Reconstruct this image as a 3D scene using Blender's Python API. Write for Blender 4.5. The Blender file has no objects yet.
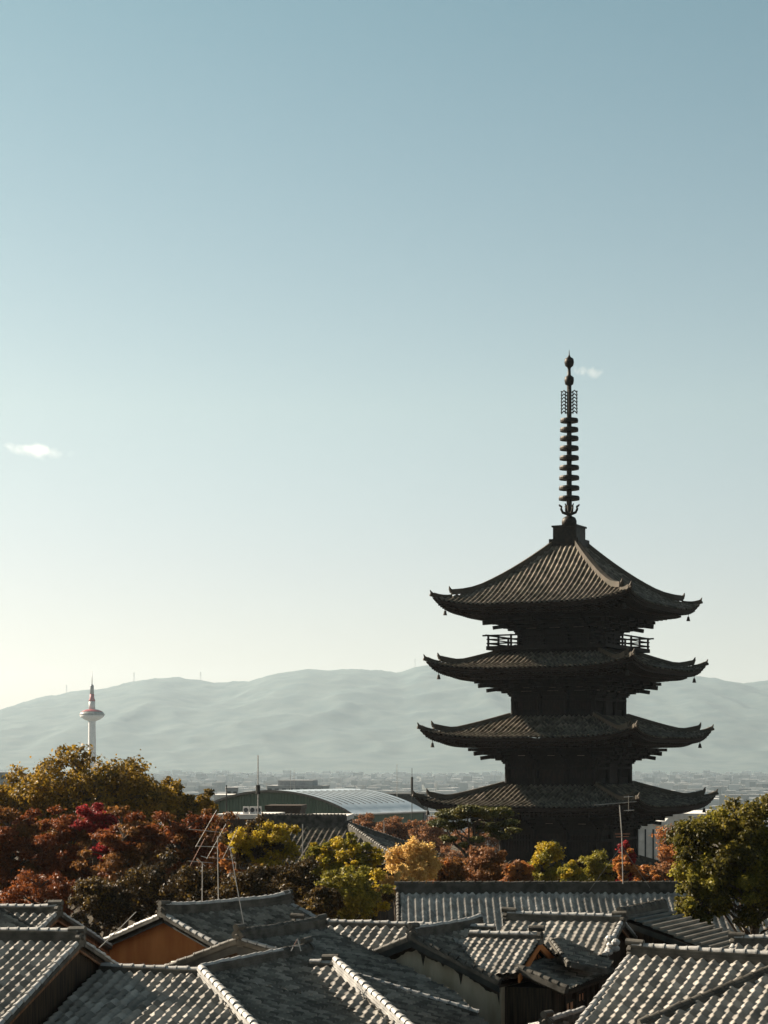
import bpy, bmesh, math, random
import numpy as np
from mathutils import Vector, noise
R = math.radians
PI = math.pi
sc = bpy.context.scene
col = sc.collection
random.seed(11)
rng = np.random.default_rng(11)

# ------------------------------------------------------------------ camera model
F = 1920.0; CX = 384.0; HY = 760.0; ZC = 12.0
def at(px, py, Y):
    return Vector(((px-CX)/F*Y, Y, ZC-(py-HY)/F*Y))
def atz(px, Y, z):
    return Vector(((px-CX)/F*Y, Y, z))
def gz(Y):
    def ss(a, b, x):
        t = min(1, max(0, (x-a)/(b-a))); return t*t*(3-2*t)
    return -2.6*ss(100, 160, Y) - 37.4*ss(190, 1500, Y)

# ------------------------------------------------------------------ object helpers
def tag(o, label=None, cat=None, group=None, kind=None):
    if label: o['label'] = label
    if cat: o['category'] = cat
    if group: o['group'] = group
    if kind: o['kind'] = kind
    return o
def empty(name, loc, label, cat, group=None, rz=0):
    o = bpy.data.objects.new(name, None); col.objects.link(o)
    o.empty_display_size = .3
    o.location = loc; o.rotation_euler = (0, 0, rz)
    return tag(o, label, cat, group)
def link(name, me, mat, parent=None, world=True):
    """world=True: vertices are in world space; shift them into the parent's frame"""
    o = bpy.data.objects.new(name, me); col.objects.link(o)
    if mat: me.materials.append(mat)
    if parent is not None:
        o.parent = parent
        if world:
            off = Vector(parent.location)
            p = parent.parent
            while p is not None:
                off += Vector(p.location); p = p.parent
            o.data.transform(__import__('mathutils').Matrix.Translation(-off))
    return o
class MB:
    def __init__(s): s.v = []; s.f = []
    def add(s, vs, fs):
        b = len(s.v); s.v += [tuple(v) for v in vs]; s.f += [tuple(b+i for i in f) for f in fs]
    def box(s, c, size, ax=None):
        """box centred at c; ax = three axes"""
        ax = ax or (Vector((1,0,0)), Vector((0,1,0)), Vector((0,0,1)))
        c = Vector(c); h = [k/2 for k in size]
        vs = [c+ax[0]*(h[0]*i)+ax[1]*(h[1]*j)+ax[2]*(h[2]*k) for k in (-1,1) for j in (-1,1) for i in (-1,1)]
        s.add(vs, [(0,2,3,1),(4,5,7,6),(0,1,5,4),(2,6,7,3),(0,4,6,2),(1,3,7,5)])
    def bar(s, p, q, w, h, up=Vector((0,0,1))):
        p = Vector(p); q = Vector(q); d = (q-p); L = d.length; d.normalize()
        x = d.cross(up)
        if x.length < 1e-4: x = d.cross(Vector((0,1,0)))
        x.normalize(); z = x.cross(d)
        s.box((p+q)/2, (L, w, h), (d, x, z))
    def prism(s, poly, off):
        """closed prism: polygon (3d pts) extruded by vector off"""
        n = len(poly); off = Vector(off)
        vs = [Vector(p) for p in poly] + [Vector(p)+off for p in poly]
        fs = [tuple(range(n))[::-1], tuple(range(n, 2*n))]
        fs += [(i, (i+1) % n, n+(i+1) % n, n+i) for i in range(n)]
        s.add(vs, fs)
    def tube(s, pts, rad, n=6, cap=True):
        pts = [Vector(p) for p in pts]
        if not isinstance(rad, (list, tuple)): rad = [rad]*len(pts)
        vs = []; fs = []
        prevx = None
        for i, p in enumerate(pts):
            d = (pts[min(i+1, len(pts)-1)]-pts[max(i-1, 0)])
            if d.length < 1e-9: d = Vector((0,0,1))
            d.normalize()
            x = prevx - d*prevx.dot(d) if prevx is not None else d.cross(Vector((.31,.2,.93)))
            if x.length < 1e-4: x = d.cross(Vector((0,1,0)))
            x.normalize(); prevx = x; y = d.cross(x)
            for k in range(n):
                a = 2*PI*k/n
                vs.append(p+x*(math.cos(a)*rad[i])+y*(math.sin(a)*rad[i]))
        for i in range(len(pts)-1):
            for k in range(n):
                fs.append((i*n+k, i*n+(k+1) % n, (i+1)*n+(k+1) % n, (i+1)*n+k))
        if cap:
            fs.append(tuple(range(n))[::-1]); fs.append(tuple((len(pts)-1)*n+k for k in range(n)))
        s.add(vs, fs)
    def lathe(s, prof, n=20, c=(0,0,0)):
        """prof = [(r,z)..]"""
        c = Vector(c); vs = []; fs = []
        for r, z in prof:
            for k in range(n):
                a = 2*PI*k/n; vs.append(c+Vector((r*math.cos(a), r*math.sin(a), z)))
        for i in range(len(prof)-1):
            for k in range(n):
                fs.append((i*n+k, i*n+(k+1) % n, (i+1)*n+(k+1) % n, (i+1)*n+k))
        fs.append(tuple(range(n))[::-1]); fs.append(tuple((len(prof)-1)*n+k for k in range(n)))
        s.add(vs, fs)
    def build(s, name, mat, parent=None, world=True, smooth=False):
        me = bpy.data.meshes.new(name); me.from_pydata(s.v, [], s.f); me.update()
        if smooth:
            me.polygons.foreach_set('use_smooth', [True]*len(me.polygons))
        return link(name, me, mat, parent, world)
def np_mesh(name, verts, quads, smooth=False, attr=None):
    me = bpy.data.meshes.new(name)
    nv = len(verts); nf, k = quads.shape
    me.vertices.add(nv); me.vertices.foreach_set('co', np.ascontiguousarray(verts, dtype=np.float32).ravel())
    me.loops.add(nf*k); me.loops.foreach_set('vertex_index', quads.astype(np.int32).ravel())
    me.polygons.add(nf)
    me.polygons.foreach_set('loop_start', np.arange(0, nf*k, k, dtype=np.int32))
    if smooth: me.polygons.foreach_set('use_smooth', np.ones(nf, dtype=bool))
    if attr is not None:
        a = me.attributes.new('tile', 'FLOAT', 'FACE'); a.data.foreach_set('value', attr.astype(np.float32))
    me.update(calc_edges=True); me.validate()
    return me

# ------------------------------------------------------------------ materials
HAZE = .000048; HAZECOL = (.60, .74, .84, 1)
def newmat(name):
    m = bpy.data.materials.new(name); m.use_nodes = True
    nt = m.node_tree; b = nt.nodes['Principled BSDF']
    return m, nt, b
def N(nt, t, **kw):
    n = nt.nodes.new(t)
    for k, v in kw.items(): setattr(n, k, v)
    return n
def noisy(name, c1, c2, scale=3.0, rough=.7, detail=6, bump=.0, metal=0, spec=.2, stretch=(1,1,1), contrast=(.35,.65), bscale=None):
    m, nt, b = newmat(name)
    tc = N(nt, 'ShaderNodeTexCoord'); mp = N(nt, 'ShaderNodeMapping'); mp.inputs['Scale'].default_value = stretch
    nt.links.new(tc.outputs['Object'], mp.inputs[0])
    tx = N(nt, 'ShaderNodeTexNoise'); tx.inputs['Scale'].default_value = scale; tx.inputs['Detail'].default_value = detail
    nt.links.new(mp.outputs[0], tx.inputs['Vector'])
    cr = N(nt, 'ShaderNodeValToRGB')
    cr.color_ramp.elements[0].position = contrast[0]; cr.color_ramp.elements[1].position = contrast[1]
    cr.color_ramp.elements[0].color = (*c1, 1); cr.color_ramp.elements[1].color = (*c2, 1)
    nt.links.new(tx.outputs['Fac'], cr.inputs[0]); nt.links.new(cr.outputs[0], b.inputs['Base Color'])
    b.inputs['Roughness'].default_value = rough; b.inputs['Metallic'].default_value = metal
    b.inputs['Specular IOR Level'].default_value = spec
    if bump:
        t2 = N(nt, 'ShaderNodeTexNoise'); t2.inputs['Scale'].default_value = bscale or scale*4; t2.inputs['Detail'].default_value = 5
        nt.links.new(mp.outputs[0], t2.inputs['Vector'])
        bp = N(nt, 'ShaderNodeBump'); bp.inputs['Strength'].default_value = bump; bp.inputs['Distance'].default_value = .03
        nt.links.new(t2.outputs['Fac'], bp.inputs['Height']); nt.links.new(bp.outputs[0], b.inputs['Normal'])
    return m
def tile_mat(name, c_dark, c_mid, c_light, rough=.52, spec=.22, moss=None):
    """fired roof tile: each tile its own tone, with weather stains"""
    m, nt, b = newmat(name)
    at_ = N(nt, 'ShaderNodeAttribute'); at_.attribute_name = 'tile'
    cr = N(nt, 'ShaderNodeValToRGB'); e = cr.color_ramp.elements
    e[0].color = (*c_dark, 1); e[1].color = (*c_light, 1); e.new(.5).color = (*c_mid, 1)
    nt.links.new(at_.outputs['Fac'], cr.inputs[0])
    tc = N(nt, 'ShaderNodeTexCoord')
    tx = N(nt, 'ShaderNodeTexNoise'); tx.inputs['Scale'].default_value = .9; tx.inputs['Detail'].default_value = 7; tx.inputs['Roughness'].default_value = .65
    nt.links.new(tc.outputs['Object'], tx.inputs['Vector'])
    r2 = N(nt, 'ShaderNodeValToRGB'); r2.color_ramp.elements[0].position = .35; r2.color_ramp.elements[1].position = .68
    lo = moss or (.55, .53, .50)
    r2.color_ramp.elements[0].color = (*lo, 1); r2.color_ramp.elements[1].color = (1.1, 1.08, 1.05, 1)
    nt.links.new(tx.outputs['Fac'], r2.inputs[0])
    mx = N(nt, 'ShaderNodeMix', data_type='RGBA', blend_type='MULTIPLY'); mx.inputs[0].default_value = 1
    nt.links.new(cr.outputs[0], mx.inputs[6]); nt.links.new(r2.outputs[0], mx.inputs[7])
    nt.links.new(mx.outputs[2], b.inputs['Base Color'])
    rr = N(nt, 'ShaderNodeMapRange'); rr.inputs[3].default_value = rough-.08; rr.inputs[4].default_value = rough+.22
    nt.links.new(tx.outputs['Fac'], rr.inputs[0]); nt.links.new(rr.outputs[0], b.inputs['Roughness'])
    b.inputs['Specular IOR Level'].default_value = spec
    t3 = N(nt, 'ShaderNodeTexNoise'); t3.inputs['Scale'].default_value = 14; t3.inputs['Detail'].default_value = 4
    nt.links.new(tc.outputs['Object'], t3.inputs['Vector'])
    bp = N(nt, 'ShaderNodeBump'); bp.inputs['Strength'].default_value = .35; bp.inputs['Distance'].default_value = .02
    nt.links.new(t3.outputs['Fac'], bp.inputs['Height']); nt.links.new(bp.outputs[0], b.inputs['Normal'])
    return m
def leaf_mat(name, cols, trans=.45, nscale=.55):
    """leaf colours: random per leaf plus larger patches"""
    m, nt, b = newmat(name)
    out = nt.nodes['Material Output']
    ge = N(nt, 'ShaderNodeNewGeometry'); tc = N(nt, 'ShaderNodeTexCoord')
    tx = N(nt, 'ShaderNodeTexNoise'); tx.inputs['Scale'].default_value = nscale; tx.inputs['Detail'].default_value = 3
    nt.links.new(tc.outputs['Object'], tx.inputs['Vector'])
    mr = N(nt, 'ShaderNodeMapRange'); mr.inputs[1].default_value = .3; mr.inputs[2].default_value = .7
    nt.links.new(tx.outputs['Fac'], mr.inputs[0])
    ma = N(nt, 'ShaderNodeMath', operation='MULTIPLY_ADD'); ma.inputs[1].default_value = .55
    m2 = N(nt, 'ShaderNodeMath', operation='MULTIPLY'); m2.inputs[1].default_value = .45
    nt.links.new(mr.outputs[0], m2.inputs[0])
    nt.links.new(ge.outputs['Random Per Island'], ma.inputs[0]); nt.links.new(m2.outputs[0], ma.inputs[2])
    cr = N(nt, 'ShaderNodeValToRGB'); el = cr.color_ramp.elements
    el[0].color = (*cols[0], 1); el[1].color = (*cols[-1], 1)
    for i, c in enumerate(cols[1:-1]): el.new((i+1)/(len(cols)-1)).color = (*c, 1)
    nt.links.new(ma.outputs[0], cr.inputs[0])
    nt.links.new(cr.outputs[0], b.inputs['Base Color'])
    b.inputs['Roughness'].default_value = .55; b.inputs['Specular IOR Level'].default_value = .25
    tr = N(nt, 'ShaderNodeBsdfTranslucent'); nt.links.new(cr.outputs[0], tr.inputs[0])
    ms = N(nt, 'ShaderNodeMixShader'); ms.inputs[0].default_value = trans
    nt.links.new(b.outputs[0], ms.inputs[1]); nt.links.new(tr.outputs[0], ms.inputs[2])
    nt.links.new(ms.outputs[0], out.inputs['Surface'])
    return m

M = {}
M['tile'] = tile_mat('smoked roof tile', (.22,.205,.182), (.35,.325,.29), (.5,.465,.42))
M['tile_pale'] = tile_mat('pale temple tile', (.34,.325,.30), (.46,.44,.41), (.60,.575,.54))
M['tile_shaded'] = tile_mat('shaded roof tile', (.09,.084,.071), (.18,.168,.143), (.32,.30,.26))  # same roof tile, with the shade of the unlit slopes put into its colour
M['tile_cap'] = noisy('ridge tile', (.28,.27,.255), (.46,.445,.42), 4, .5, bump=.15, spec=.3)
M['tile_cap_dark'] = noisy('dark ridge tile', (.040,.036,.029), (.11,.10,.083), 3, .6, bump=.2)  # ridge tile in a much darker tone
M['pagoda_tile'] = tile_mat('old temple tile', (.075,.06,.046), (.15,.121,.095), (.26,.215,.172), rough=.6, moss=(.50,.52,.42))
M['metal_roof'] = tile_mat('dull ribbed sheet roof', (.05,.056,.045), (.09,.095,.08), (.15,.155,.135), rough=.55)
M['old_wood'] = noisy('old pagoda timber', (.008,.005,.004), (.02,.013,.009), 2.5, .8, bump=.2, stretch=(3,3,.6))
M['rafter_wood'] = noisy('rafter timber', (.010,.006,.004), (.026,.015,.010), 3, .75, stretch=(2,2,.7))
M['panel_plaster'] = noisy('aged plaster panel', (.16,.11,.085), (.27,.21,.16), 3, .85)
M['bronze'] = noisy('weathered bronze', (.012,.010,.008), (.035,.027,.02), 4, .55, metal=.5)
M['dark_wood'] = noisy('dark board wall', (.022,.014,.009), (.07,.044,.026), 2.2, .8, bump=.25, stretch=(9,9,.5))
M['brown_wood'] = noisy('brown timber', (.15,.065,.03), (.28,.14,.07), 3, .7, bump=.15, stretch=(4,4,1))
M['ochre'] = noisy('ochre earth wall', (.36,.11,.028), (.56,.20,.06), 1.1, .9, bump=.1, stretch=(2.2,2.2,.55), contrast=(.25,.7))
M['plaster'] = noisy('stained grey plaster', (.30,.235,.15), (.58,.48,.35), .9, .9, bump=.1, stretch=(2.2,2.2,.6), contrast=(.3,.65))
M['gable_strip'] = noisy('dark brown strip', (.03,.022,.016), (.07,.05,.035), 5, .9)
M['white_wall'] = noisy('white render', (.52,.50,.46), (.68,.66,.62), 1.2, .8)
M['grey_wall'] = noisy('grey concrete', (.26,.26,.26), (.36,.36,.355), .6, .85)
M['window'] = noisy('dark window', (.03,.035,.04), (.06,.065,.07), 2, .15)
M['shoji'] = noisy('paper window', (.45,.2,.1), (.6,.3,.16), 2, .7)  # orange window light is put into the paper colour
M['green_clad'] = noisy('green metal cladding', (.075,.115,.08), (.12,.16,.115), .5, .5, stretch=(6,6,.3))
M['silver_roof'] = noisy('silver sheet roof', (.42,.46,.48), (.56,.60,.62), .5, .3, metal=.35)
M['trim_dark'] = noisy('dark trim', (.03,.03,.028), (.06,.058,.05), 3, .6)
M['white_paint'] = noisy('white paint', (.46,.45,.44), (.56,.55,.54), 1, .5)
M['red_paint'] = noisy('red paint', (.24,.035,.045), (.32,.06,.065), 1, .5)
M['tower_grey'] = noisy('tower grey glazing', (.18,.18,.17), (.28,.28,.27), .4, .35)
M['galv'] = noisy('galvanised tube', (.32,.30,.28), (.5,.48,.45), 6, .4, metal=.6)
M['rust'] = noisy('rusty tube', (.22,.09,.05), (.34,.15,.09), 6, .6)
M['wire'] = noisy('wire', (.22,.20,.18), (.3,.28,.25), 6, .6)
M['bark'] = noisy('bark', (.045,.032,.022), (.11,.08,.055), 5, .9, bump=.3, stretch=(3,3,.7))
M['twig'] = noisy('twig', (.07,.04,.026), (.13,.08,.05), 5, .9)
M['lf_evergreen'] = leaf_mat('leaf olive evergreen', [(.022,.016,.004), (.10,.066,.009), (.32,.19,.018), (.5,.3,.035)])
M['lf_red'] = leaf_mat('leaf rust maple', [(.05,.015,.006), (.13,.034,.010), (.22,.065,.018), (.29,.11,.028)])
M['lf_crimson'] = leaf_mat('leaf crimson maple', [(.08,.010,.010), (.18,.016,.018), (.32,.03,.03), (.30,.06,.03)])
M['lf_brown'] = leaf_mat('leaf brown', [(.06,.024,.008), (.14,.058,.016), (.22,.095,.026), (.28,.15,.036)])
M['lf_yellow'] = leaf_mat('leaf yellow', [(.10,.08,.008), (.32,.23,.016), (.52,.37,.03), (.62,.45,.05)])
M['lf_ginkgo'] = leaf_mat('leaf pale gold', [(.36,.2,.045), (.6,.38,.11), (.74,.52,.19), (.8,.6,.28)])
M['lf_orange'] = leaf_mat('leaf orange', [(.13,.04,.012), (.3,.1,.025), (.46,.19,.05), (.52,.28,.07)])
M['lf_russet'] = leaf_mat('leaf russet', [(.10,.042,.02), (.19,.085,.036), (.28,.125,.05), (.36,.2,.085)])
M['lf_pine'] = leaf_mat('needle pine', [(.025,.035,.01), (.06,.065,.015), (.12,.105,.02), (.17,.13,.03)], trans=.2)
M['lf_green'] = leaf_mat('leaf yellow green', [(.05,.05,.01), (.14,.13,.018), (.28,.235,.03), (.4,.31,.05)])
M['lf_olive'] = leaf_mat('leaf dark olive', [(.016,.016,.005), (.05,.046,.009), (.14,.115,.018), (.34,.25,.04)])
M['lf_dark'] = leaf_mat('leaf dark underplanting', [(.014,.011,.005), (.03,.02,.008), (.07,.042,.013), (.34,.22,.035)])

# ------------------------------------------------------------------ tiled slopes
SANG = [(0.000,0.000),(0.083,0.045),(0.167,0.203),(0.250,0.451),(0.333,0.718),(0.417,0.923),(0.500,1.000),(0.583,0.923),(0.667,0.718),(0.750,0.451),(0.833,0.203),(0.917,0.045),(1.0,0)]
HON = [(0,0),(.2,0),(.3,.18),(.4,.6),(.5,.9),(.6,1.0),(.7,.9),(.8,.6),(.9,.18),(1.0,0)]
RIB = [(0,0),(.8,0),(.82,1),(.98,1),(1.0,0)]
def dirs(al):
    """facing (down-slope) and eave direction of a slope of heading al (degrees)"""
    a = R(al)
    return Vector((-math.sin(a), -math.cos(a), 0)), Vector((math.cos(a), -math.sin(a), 0))
class Plane:
    def __init__(s, O, al, pitch):
        s.O = Vector(O); s.al = al; s.p = R(pitch); s.tan = math.tan(s.p)
        s.d, s.e = dirs(al)
        s.V = (s.d*math.cos(s.p) - Vector((0,0,math.sin(s.p)))).normalized()
        s.N = (s.d*math.sin(s.p) + Vector((0,0,math.cos(s.p)))).normalized()
    def pt(s, u, w):
        return s.O + s.e*u + s.d*w - Vector((0,0,w*s.tan))
    def px(s, x, y):
        r = at(x, y, 1.0) - Vector((0,0,ZC)); c = Vector((0,0,ZC))
        t = (s.O-c).dot(s.N)/r.dot(s.N)
        return c + r*t
    def uw(s, P):
        q = P-s.O; return (q.dot(s.e), q.dot(s.d))
def clip_poly_mesh(me, poly, nrm):
    bm = bmesh.new(); bm.from_mesh(me)
    c = sum(poly, Vector())/len(poly)
    for i in range(len(poly)):
        a, b = poly[i], poly[(i+1) % len(poly)]
        pn = (b-a).cross(nrm)
        if pn.length < 1e-6: continue
        pn.normalize()
        if (c-a).dot(pn) > 0: pn = -pn
        bmesh.ops.bisect_plane(bm, geom=bm.verts[:]+bm.edges[:]+bm.faces[:], dist=1e-5, plane_co=a, plane_no=pn, clear_outer=True)
    bm.to_mesh(me); bm.free()
def tiles(house, pl, uw, mat, name='roof', tw=.265, cl=.235, hw=.078, step=.05, prof=SANG, deck=True, smooth=False):
    """one tiled slope: wave profile across, one raised lip per course, clipped to the polygon uw"""
    us = [p[0] for p in uw]; ws = [p[1] for p in uw]
    k = 1/math.cos(pl.p)
    u0 = math.floor(min(us)/tw-1)*tw; nu = int(math.ceil((max(us)-u0)/tw))+1
    v0 = min(ws)*k; nv = int(math.ceil((max(ws)*k-v0)/cl))+1
    pu = np.array([p[0] for p in prof[:-1]]); ph = np.array([p[1] for p in prof[:-1]])
    n = len(pu)
    U = (np.arange(nu)[:, None]+pu[None, :]).ravel()*tw+u0; H = np.tile(ph, nu)*hw
    U = np.append(U, u0+nu*tw); H = np.append(H, 0)
    nU = len(U)
    Vv = np.empty(2*nv); S = np.empty(2*nv)
    Vv[0::2] = v0+np.arange(nv)*cl; Vv[1::2] = v0+(np.arange(nv)+1)*cl
    S[0::2] = 0; S[1::2] = step
    # small irregularities of each tile
    jit = rng.normal(0, .009, (nv, nu+1)); ph = rng.random(4)*6
    tj = np.repeat(jit, 2, axis=0)[:, np.minimum(np.arange(nU)//n, nu)]
    e = np.array(pl.e); d = np.array(pl.V); nn = np.array(pl.N); O = np.array(pl.O)
    tj = tj + .022*np.sin(U[None, :]*.9+ph[0])*np.sin(Vv[:, None]*1.2+ph[1]) + .012*np.sin(U[None, :]*2.3+ph[2])*np.sin(Vv[:, None]*2.0+ph[3])
    P = O + U[None, :, None]*e + (Vv[:, None, None])*d + (H[None, :]+S[:, None]+tj)[:, :, None]*nn
    verts = P.reshape(-1, 3)
    i = np.arange(2*nv-1)[:, None]; j = np.arange(nU-1)[None, :]
    q = np.stack([i*nU+j, (i+1)*nU+j, (i+1)*nU+j+1, i*nU+j+1], -1).reshape(-1, 4)
    tv = rng.random((nv, nu+1))
    at_ = tv[np.minimum(i//2, nv-1), np.minimum(j//n, nu)]+0*j
    me = np_mesh(name, verts, q, smooth, at_.ravel())
    poly = [pl.pt(*p) for p in uw]
    clip_poly_mesh(me, poly, pl.N)
    o = link(name, me, mat, house)
    if deck:
        mb = MB(); mb.prism([p-pl.N*.05 for p in poly], -pl.N*.09)
        mb.build('eaves_board', M['dark_wood'], house)
    return o
def ridge(house, P, Q, h=.3, w=.13, r=.085, mat=None, name='ridge', up0=0, up1=0, bead=.26, body=None, nb=10):
    """tile ridge from P to Q: courses of flat tiles with a row of overlapping round caps"""
    P = Vector(P); Q = Vector(Q); d = Q-P; L = d.length; d.normalize()
    x = d.cross(Vector((0,0,1))).normalized(); z = x.cross(d)
    def pos(t):
        a = up0*max(0, 1-t/ (L*.3))**2 + up1*max(0, 1-(L-t)/(L*.3))**2
        return P + d*t + Vector((0,0,a))
    mb = MB()
    n = max(2, int(L/bead)); 
    lay = max(1, int(round(h/.075)))
    prof = []
    for k in range(lay):
        ww = w*(1.12-.28*k/lay)
        z0 = -.06 if k == 0 else h*k/lay; z1 = h*(k+1)/lay
        prof += [(ww, z0), (ww, z1-.014), (ww-.022, z1-.014), (ww-.022, z1)]
    prof = prof + [(-a, b) for a, b in reversed(prof)]
    m = len(prof); vs = []; fs = []
    K = max(2, int(L/.5))
    for i in range(K+1):
        c = pos(L*i/K)
        vs += [c+x*a+z*b for a, b in prof]
    for i in range(K):
        for k in range(m-1): fs.append((i*m+k, (i+1)*m+k, (i+1)*m+k+1, i*m+k+1))
    fs.append(tuple(range(m))); fs.append(tuple(K*m+k for k in range(m))[::-1])
    mb.add(vs, fs)
    o = mb.build(name, body or M['tile_cap_dark'], house)
    cb = MB(); q = 8
    for i in range(n):
        t0 = L*i/n; t1 = L*(i+1)/n
        jj = random.uniform(-.012, .012)
        vs = []; fs = []
        for t, rr in ((t0+.012, r*.86), (t1-.05, r), (t1-.05, r*1.12), (t1-.008, r*1.12)):
            c = pos(t)+z*(h+jj)
            for k in range(q+1):
                a = PI*k/q; vs.append(c+x*(math.cos(a)*rr)+z*(math.sin(a)*rr*1.05))
        for s_ in range(3):
            for k in range(q): fs.append((s_*(q+1)+k, s_*(q+1)+k+1, (s_+1)*(q+1)+k+1, (s_+1)*(q+1)+k))
        fs.append(tuple(range(q+1))[::-1]); fs.append(tuple(3*(q+1)+k for k in range(q+1)))
        cb.add(vs, fs)
    cb.build('cap_tiles', mat or M['tile_cap'], o)
    return o
def ridge_end(house, P, d, h=.42, mat=None):
    """upright ornamental end tile facing direction d, with shoulders, boss and round top tile"""
    P = Vector(P); d = Vector(d).normalized(); x = d.cross(Vector((0,0,1))).normalized(); z = Vector((0,0,1))
    mb = MB(); h = max(h*.8, .22)
    out = [(-.26,-.12),(.26,-.12),(.24,.02),(.17,.06),(.19,h*.4),(.25,h*.5),(.2,h*.7),(.12,h*.86),(.06,h),(-.06,h),(-.12,h*.86),(-.2,h*.7),(-.25,h*.5),(-.19,h*.4),(-.17,.06),(-.24,.02)]
    mb.prism([P+x*a+z*b-d*.05 for a, b in [(a*.72, b) for a, b in out]], d*.1)
    mb.tube([P+z*(h+.03)-d*.3, P+z*(h+.05)+d*.12], .08, 10)
    mb.tube([P+z*(h*.42), P+z*(h*.42)+d*.1], [.1, .05], 8)
    mb.build('ridge_end_tile', mat or M['tile_cap_dark'], house)
def under(house, pl, uw, ins, mat, name='wall', z0=0.0, drop=.16):
    """walls: prism from the ground to the underside of a slope; ins = inset of each polygon edge"""
    n = len(uw); c = (sum(p[0] for p in uw)/n, sum(p[1] for p in uw)/n)
    lines = []
    for i in range(n):
        a = Vector((*uw[i], 0)); b = Vector((*uw[(i+1) % n], 0)); t = (b-a).normalized()
        nn = Vector((-t.y, t.x, 0))
        if (Vector((*c, 0))-a).dot(nn) < 0: nn = -nn
        lines.append((a+nn*ins[i], t))
    pts = []
    for i in range(n):
        (a, t), (b, s) = lines[i-1], lines[i]
        den = t.x*s.y-t.y*s.x
        if abs(den) < 1e-6: pts.append((b.x, b.y)); continue
        k = ((b-a).x*s.y-(b-a).y*s.x)/den
        q = a+t*k; pts.append((q.x, q.y))
    top = [pl.pt(*p)-Vector((0,0,drop)) for p in pts]
    mb = MB()
    vs = top+[Vector((p.x, p.y, z0)) for p in top]
    fs = [tuple(range(n)), tuple(range(n, 2*n))[::-1]]+[(i, n+i, n+(i+1) % n, (i+1) % n) for i in range(n)]
    mb.add(vs, fs)
    return mb.build(name, mat, house)
def barge(house, P, Q, nrm, w=.2, mat=None, t=.05):
    """board under a verge"""
    P = Vector(P); Q = Vector(Q); nrm = Vector(nrm).normalized()
    mb = MB(); d = Vector((0,0,-w))
    mb.prism([P+Vector((0,0,-.06)), Q+Vector((0,0,-.06)), Q+d, P+d], nrm*t)
    mb.build('bargeboard', mat or M['brown_wood'], house)

def house(O, label, name='townhouse', group='tiled townhouses in the foreground'):
    O = Vector(O)
    return empty(name, (O.x, O.y, 0), label, 'house', group)
def gable_roof(h, O, al, pitch, u0, u1, wf, wb, wall, mat=None, ov=.28, cap=None, body=None, ridge_h=.3, ends=(1,1), up=(.05,.05), tw=.265, prof=SANG, hw=.078, verge=(1,1), bargemat=None, gable=None, cl=.235, cr=.085):
    """ridge along the eave direction of heading al, front slope faces al, back slope the other way"""
    f = Plane(O, al, pitch); b = Plane(O, al+180, pitch)
    mat = mat or M['tile']
    uf = [(u0,0),(u1,0),(u1,wf),(u0,wf)]; ub = [(-u1,0),(-u0,0),(-u0,wb),(-u1,wb)]
    tiles(h, f, uf, mat, tw=tw, prof=prof, hw=hw, cl=cl)
    tiles(h, b, ub, mat, tw=tw, prof=prof, hw=hw, cl=cl)
    under(h, f, uf, [-.01, ov, .5, ov], wall); under(h, b, ub, [.0, ov, .5, ov], wall)
    ridge(h, f.pt(u0, 0), f.pt(u1, 0), h=ridge_h, up0=up[0], up1=up[1], mat=cap, body=body, r=cr)
    for k, (u, sgn) in enumerate(((u0,-1),(u1,1))):
        if ends[k]: ridge_end(h, f.pt(u, 0)+f.e*(sgn*.02)+Vector((0,0,up[k])), f.e*sgn, (ridge_h+.1)*.85)
        if verge[k]:
            for pl, w, uu in ((f, wf, u), (b, wb, -u)):
                a = pl.pt(uu, .1); c = pl.pt(uu, w)
                ridge(h, a+pl.N*.01, c+pl.N*.01, h=.04, w=.07, r=.075, mat=cap, body=body, name='verge_tiles')
                barge(h, pl.pt(uu, .02), c, f.e*(-sgn), mat=bargemat)
    return f, b

# ================================================================== FOREGROUND HOUSES
# ---- house at the bottom left, board gable to the right
h = house(at(80, 943, 44), 'tiled house at the bottom left corner with a dark board gable wall')
gable_roof(h, at(80, 943, 44), 20, 23, -9, 0, 4.3, 4.3, M['dark_wood'], ov=.1, ridge_h=.24, ends=(0,1), up=(0,.03), verge=(0,1), cr=.07)
# ---- low house left of centre: hipped corner, white beaded hip
O = at(200, 975, 44); h = house(O, 'L-shaped tiled house with a pale beaded hip running down towards the bottom edge')
b1 = Plane(O, 20, 20); uw = [(0,0),(4.4,4.4),(-2.55,4.4),(-2.55,0)]
tiles(h, b1, uw, M['tile']); under(h, b1, uw, [0,.5,.02,-.01], M['dark_wood'])
a1 = Plane(O, -66, 20); uw = [(0,0),(5.6,0),(5.6,4.4),(-4.4,4.4)]
tiles(h, a1, uw, M['tile_shaded'], hw=.05, step=.045, tw=.21, cl=.21); under(h, a1, uw, [-.01,.2,.5,0], M['dark_wood'])  # slope turned from the sun: shade painted by the darker tile copy
b2 = Plane(O, 200, 20); uw = [(0,0),(2.55,0),(2.55,2.5),(-2.5,2.5)]
tiles(h, b2, uw, M['tile']); under(h, b2, uw, [-.01,.02,.4,0], M['dark_wood'])
b3 = Plane(O, 114, 20); uw = [(0,0),(-5.6,0),(-5.6,2.5),(2.5,2.5)]
tiles(h, b3, uw, M['tile']); under(h, b3, uw, [-.01,.2,.4,0], M['dark_wood'])
ridge(h, b1.pt(-2.55,0), O, h=.12, r=.07)
ridge(h, O, a1.pt(4.1,0), h=.2, r=.06, body=M['tile_cap_dark'])
ridge(h, a1.pt(4.1,0), a1.pt(5.6,0), h=.16, r=.1, mat=M['tile_cap_dark'])
ridge_end(h, a1.pt(5.6,0), a1.e, .36)
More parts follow.
